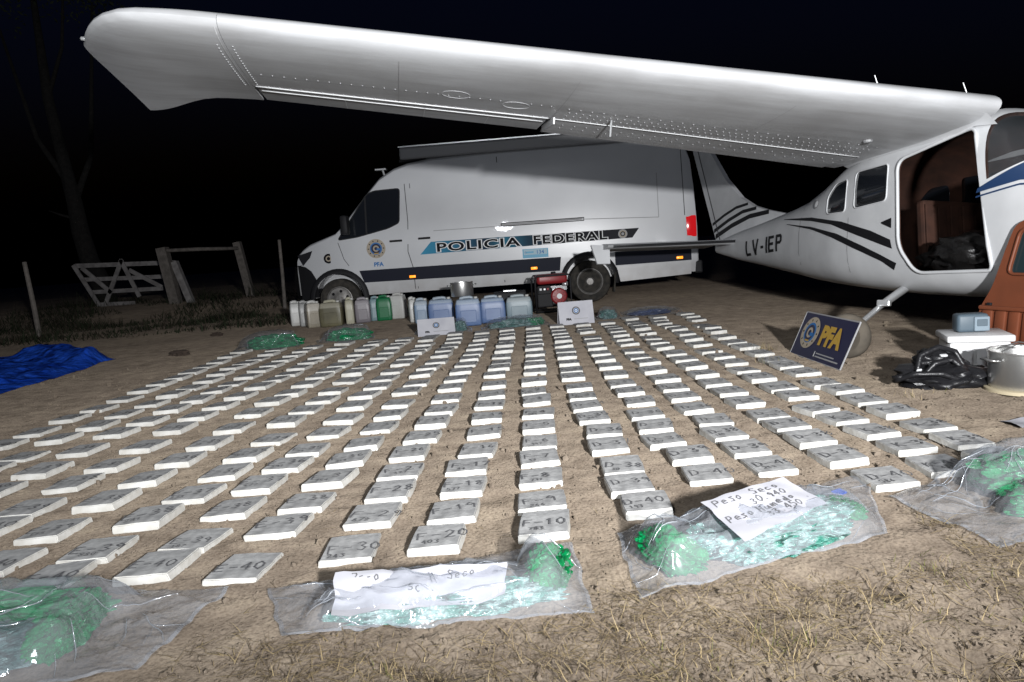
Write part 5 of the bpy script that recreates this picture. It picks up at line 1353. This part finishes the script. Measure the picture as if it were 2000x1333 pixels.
for nm, a, b, w in (('top_rail', (-13.04, 1.49), (-10.0, 1.37), .13), ('rail', (-12.86, 1.06), (-10.0, .96), .12), ('rail', (-12.66, .66), (-10.5, .62), .12), ('rail', (-12.5, .27), (-11.4, .24), .12)):
    q = MB(); timber(q, G_(*a), G_(*b), w, .04, M_WHITEW); q.build(nm, gt)
for a, b in (((-13.08, 1.52), (-12.42, .12)), ((-11.60, 1.58), (-12.36, .12)), ((-11.64, 1.58), (-11.22, .42)), ((-12.84, 1.42), (-12.05, .60)), ((-11.42, 1.25), (-10.5, .66))):
    q = MB(); timber(q, G_(*a, -.045), G_(*b, -.045), .12, .04, M_WHITEW); q.build('brace', gt)
# bare tree
tr = empty('tree', (-12.75, 22.8, gz(-12.7, 22.8))); tag(tr, 'dark leaning tree trunk behind the left end of the gate', 'tree')
q = MB(); q.tube([(0.1, 0, -.2), (-.02, 0, .6), (-.30, 0, 1.4), (-.45, 0, 2.3), (-.50, 0, 3.2), (-.62, 0, 4.2), (-.9, .1, 6.4), (-1.0, .3, 10.8)], [.34, .30, .27, .25, .22, .18, .15, .05], M_BARK, 12); tk = q.build('trunk', tr, smooth=True)
for pts, r0 in (([(-.5, 0, 3.2), (.1, .2, 4.6), (.7, .4, 9.2)], .11), ([(-.55, 0, 3.7), (-1.3, -.1, 5.2), (-2.0, -.2, 9.2)], .10), ([(-.48, 0, 2.7), (-.85, -.2, 2.85), (-1.15, -.3, 3.0)], .05), ([(-.9, .1, 6.4), (-.3, .2, 7.9), (.1, .3, 10.6)], .07)):
    q = MB(); q.tube(pts, [r0, r0 * .7, r0 * .3], M_BARK, 8); q.build('limb', tk, smooth=True)
lf = MB(); rnd = random.Random(11)
for k in range(2600):
    c_ = rnd.choice([(.7, .4, 5.4), (-2.0, -.2, 5.4), (-1.0, .3, 6.8), (.1, .3, 6.9), (-.4, .1, 5.9)])
    p = Vector((c_[0] + rnd.gauss(0, .65), c_[1] + rnd.gauss(0, .6), c_[2] + rnd.gauss(0, .5))); s = rnd.uniform(.04, .10)
    d = Vector((rnd.uniform(-1, 1), rnd.uniform(-1, 1), rnd.uniform(-1, .6))).normalized(); e = d.orthogonal().normalized()
    p.z += 4.2
    lf.poly([p, p + d * s + e * s * .4, p + d * s * 2, p + d * s - e * s * .4], M_LEAF)
kind(lf.build('crown', tr, fix=False), 'stuff')

# ------------------------------------------------------------------ ground cover: straw, tufts, pebbles, weeds
def blade(mb, p, d, L, w, m, curl, rnd, seg=3):
    side = d.cross(Vector((0, 0, 1)))
    side = side.normalized() * w / 2 if side.length > 1e-4 else Vector((w / 2, 0, 0))
    pts = []; q_ = Vector(p); dd = Vector(d).normalized()
    for i in range(seg + 1):
        pts.append((Vector(q_), side * (1 - i / seg * .85))); q_ = q_ + dd * L / seg; dd = (dd + Vector((rnd.gauss(0, curl), rnd.gauss(0, curl), -abs(rnd.gauss(0, curl)) * .8))).normalized()
    vs = []; fs = []
    for i, (c_, s_) in enumerate(pts):
        z = gz(c_.x, c_.y) + .002; c_.z = max(c_.z, z); vs += [c_ - s_, c_ + s_]
        if i: fs.append((2 * i - 2, 2 * i - 1, 2 * i + 1, 2 * i))
    mb.add(vs, fs, m)
BAGS = [((-2.2, 1.5), (-.95, 2.2)), ((-.8, 1.85), (.15, 2.25)), ((.35, 1.95), (1.3, 2.6)), ((1.4, 2.1), (2.2, 2.8))]
def in_bag(x, y): return any(a[0] < x < b[0] and a[1] < y < b[1] for a, b in BAGS)
rnd = random.Random(21); sm = MB()
M_STRAWM = mat('straw_mid', (0.22, 0.165, 0.10), 0.85, col2=(0.28, 0.21, 0.125), scale=4)
n = 0
while n < 12000:   # matted dry grass in front
    x = rnd.uniform(-1.5, 2.8); y = rnd.uniform(1.25, 3.4); edge = 1.72 + .42 * max(0, x) + .10 * noise.noise(Vector((x * 2, 0, 0)))
    if y > edge + .15 * rnd.random() or in_bag(x, y): continue
    if noise.noise(Vector((x * 2.2, y * 2.2, 4))) < -.28 + rnd.uniform(-.25, .25): continue
    a = rnd.uniform(0, 6.283); el = abs(rnd.gauss(0, .22)); d = Vector((math.cos(a) * math.cos(el), math.sin(a) * math.cos(el), math.sin(el)))
    blade(sm, (x, y, gz(x, y) + .003 + rnd.random() * .010), d, rnd.uniform(.02, .085), rnd.uniform(.0014, .0032), rnd.choice([M_STRAW, M_STRAW, M_STRAWM, M_STRAWM, M_STRAWD]), .16, rnd); n += 1
for k in range(2600):   # thin litter between the packages and on the swept soil
    y = 1.6 + 7.5 * rnd.random() ** 1.5; x = rnd.uniform(-3.6, 3.2)
    if in_bag(x, y): continue
    a = rnd.uniform(0, 6.283); d = Vector((math.cos(a), math.sin(a), abs(rnd.gauss(0, .08))))
    blade(sm, (x, y, gz(x, y) + .004), d, rnd.uniform(.015, .07), rnd.uniform(.0015, .003), rnd.choice([M_STRAW, M_STRAWD, M_STRAWD]), .12, rnd)
kind(sm.build('dry_grass', None, fix=False), 'stuff', 'matted dry straw and grass stems on the soil')
tf = MB()
for (cx_, cy_, n_, h_, gr) in ((.62, 1.62, 90, .07, .4), (1.28, 1.66, 80, .06, .5), (1.18, 1.95, 45, .05, .8), (1.62, 1.92, 60, .05, .4), (.98, 1.72, 50, .05, .3), (.35, 1.58, 60, .05, .4), (1.55, 1.75, 60, .06, .6), (-.35, 1.62, 40, .05, .2), (2.28, 4.02, 25, .07, .2), (1.95, 5.4, 40, .10, .3), (2.1, 5.9, 50, .14, .2), (-2.9, 7.5, 20, .05, .3)):
    for k in range(n_):
        x, y = cx_ + rnd.gauss(0, .06), cy_ + rnd.gauss(0, .05); a = rnd.uniform(0, 6.283); el = rnd.uniform(.5, 1.4)
        blade(tf, (x, y, gz(x, y)), Vector((math.cos(a) * math.cos(el), math.sin(a) * math.cos(el), math.sin(el))), rnd.uniform(.4, 1) * h_, .0028, M_GRASS if rnd.random() < gr else M_STRAW, .22, rnd, 4)
kind(tf.build('grass_tufts', None, fix=False), 'stuff', 'small yellow green grass tufts in the foreground')
# pebbles and crumbs
pb = MB(); ico = bmesh.new(); bmesh.ops.create_icosphere(ico, subdivisions=1, radius=1); ico.verts.index_update(); IV = [v.co.copy() for v in ico.verts]; IF = [[v.index for v in f.verts] for f in ico.faces]; ico.free()
for k in range(8500):
    y = 1.45 + 6.5 * rnd.random() ** 2.0; x = rnd.uniform(-.55, .62) * (y + .6) * 1.15
    if in_bag(x, y): continue
    s = rnd.uniform(.0015, .0048) * (1 if rnd.random() < .93 else rnd.uniform(1.5, 3.4)) * (1 + .12 * y); z = gz(x, y)
    e = Euler((rnd.random() * 6, rnd.random() * 6, rnd.random() * 6)).to_matrix(); sc = Vector((rnd.uniform(.7, 1.4), rnd.uniform(.6, 1.1), rnd.uniform(.5, .9)))
    pb.add([e @ Vector((v.x * sc.x * s, v.y * sc.y * s, v.z * sc.z * s)) + Vector((x, y, z + s * .3)) for v in IV], IF, M_STONE if rnd.random() < .35 else M_SOIL)
kind(pb.build('pebbles', None, fix=False), 'stuff', 'small clods and pebbles on the soil')
# weeds along the dark fence
wd = MB(); M_WEED = mat('weed_dry', (.055, .046, .033), .9, spec=.1)
for k in range(9000):
    if k < 6000: x = rnd.uniform(-15, -4.4); y = 15.2 + 8 * rnd.random() ** 1.3 - .08 * (x + 9)
    else: x = rnd.uniform(-9.5, -3.6); y = rnd.uniform(12.2, 16)
    if y < 16 and x > -4.0 and y > 11.8 and x > -3.9: continue
    dens = noise.noise(Vector((x * .6, y * .6, 1)))
    if dens < -.1: continue
    h_ = (.10 + .8 * max(0, dens)) * (1 if y > 15 else .5) * rnd.uniform(.3, 1.4)
    a = rnd.uniform(0, 6.283); el = rnd.uniform(.6, 1.5)
    blade(wd, (x, y, gz(x, y)), Vector((math.cos(a) * math.cos(el), math.sin(a) * math.cos(el), math.sin(el))), h_, rnd.uniform(.01, .03), rnd.choice([M_LEAF, M_LEAF, M_WEED]), .25, rnd, 3)
kind(wd.build('weeds', None, fix=False), 'stuff', 'dark weeds along the fence line')
for k in range(0):
    pass

# ------------------------------------------------------------------ floodlight on a tripod behind the photographer (source of the beam above)
fl = empty('floodlight', (LAMP.x, LAMP.y, gz(LAMP.x, LAMP.y))); tag(fl, 'portable floodlight on a tripod standing behind the photographer', 'floodlight')
lz = LAMP.z - fl.location.z
dirv = (AIM - LAMP).normalized(); back = -dirv
q = MB(); mt = frame_mtx(Vector((0, 0, lz)) + back * .16, (1, 0, 0), (0, 0, 1)); q.rbox((back.x * .16, back.y * .16, lz), (.30, .08, .24), M_VDK, .02, rot=(0, 0, math.atan2(dirv.y, dirv.x) - math.pi / 2)); q.build('lamp_housing', fl)
q = MB(); q.tube([(back.x * .16, back.y * .16, lz - .10), (back.x * .16, back.y * .16, .5)], .016, M_ALU, 8); q.build('pole', fl)
for k in range(3):
    t = k * 2.094; q = MB(); q.tube([(back.x * .16, back.y * .16, .55), (back.x * .16 + .42 * math.cos(t), back.y * .16 + .42 * math.sin(t), .0)], .012, M_ALU, 6); q.build('tripod_leg', fl)
lamp.parent = fl; lamp.matrix_parent_inverse = Matrix.Translation(fl.location).inverted()
fm = empty('floodlight', (LAMP2.x, LAMP2.y, gz(LAMP2.x, LAMP2.y))); tag(fm, 'taller floodlight on a mast behind the photographer to the left', 'floodlight')
d2 = (AIM2 - LAMP2).normalized(); z2 = LAMP2.z - fm.location.z
q = MB(); q.rbox((-d2.x * .45, -d2.y * .45, z2), (.40, .10, .30), M_VDK, .02, rot=(0, 0, math.atan2(d2.y, d2.x) - math.pi / 2)); q.build('lamp_housing', fm)
q = MB(); q.tube([(-d2.x * .45, -d2.y * .45, z2 - .12), (-d2.x * .45, -d2.y * .45, 0)], .03, M_ALU, 8); q.build('mast', fm)
lamp2.parent = fm; lamp2.matrix_parent_inverse = Matrix.Translation(fm.location).inverted()
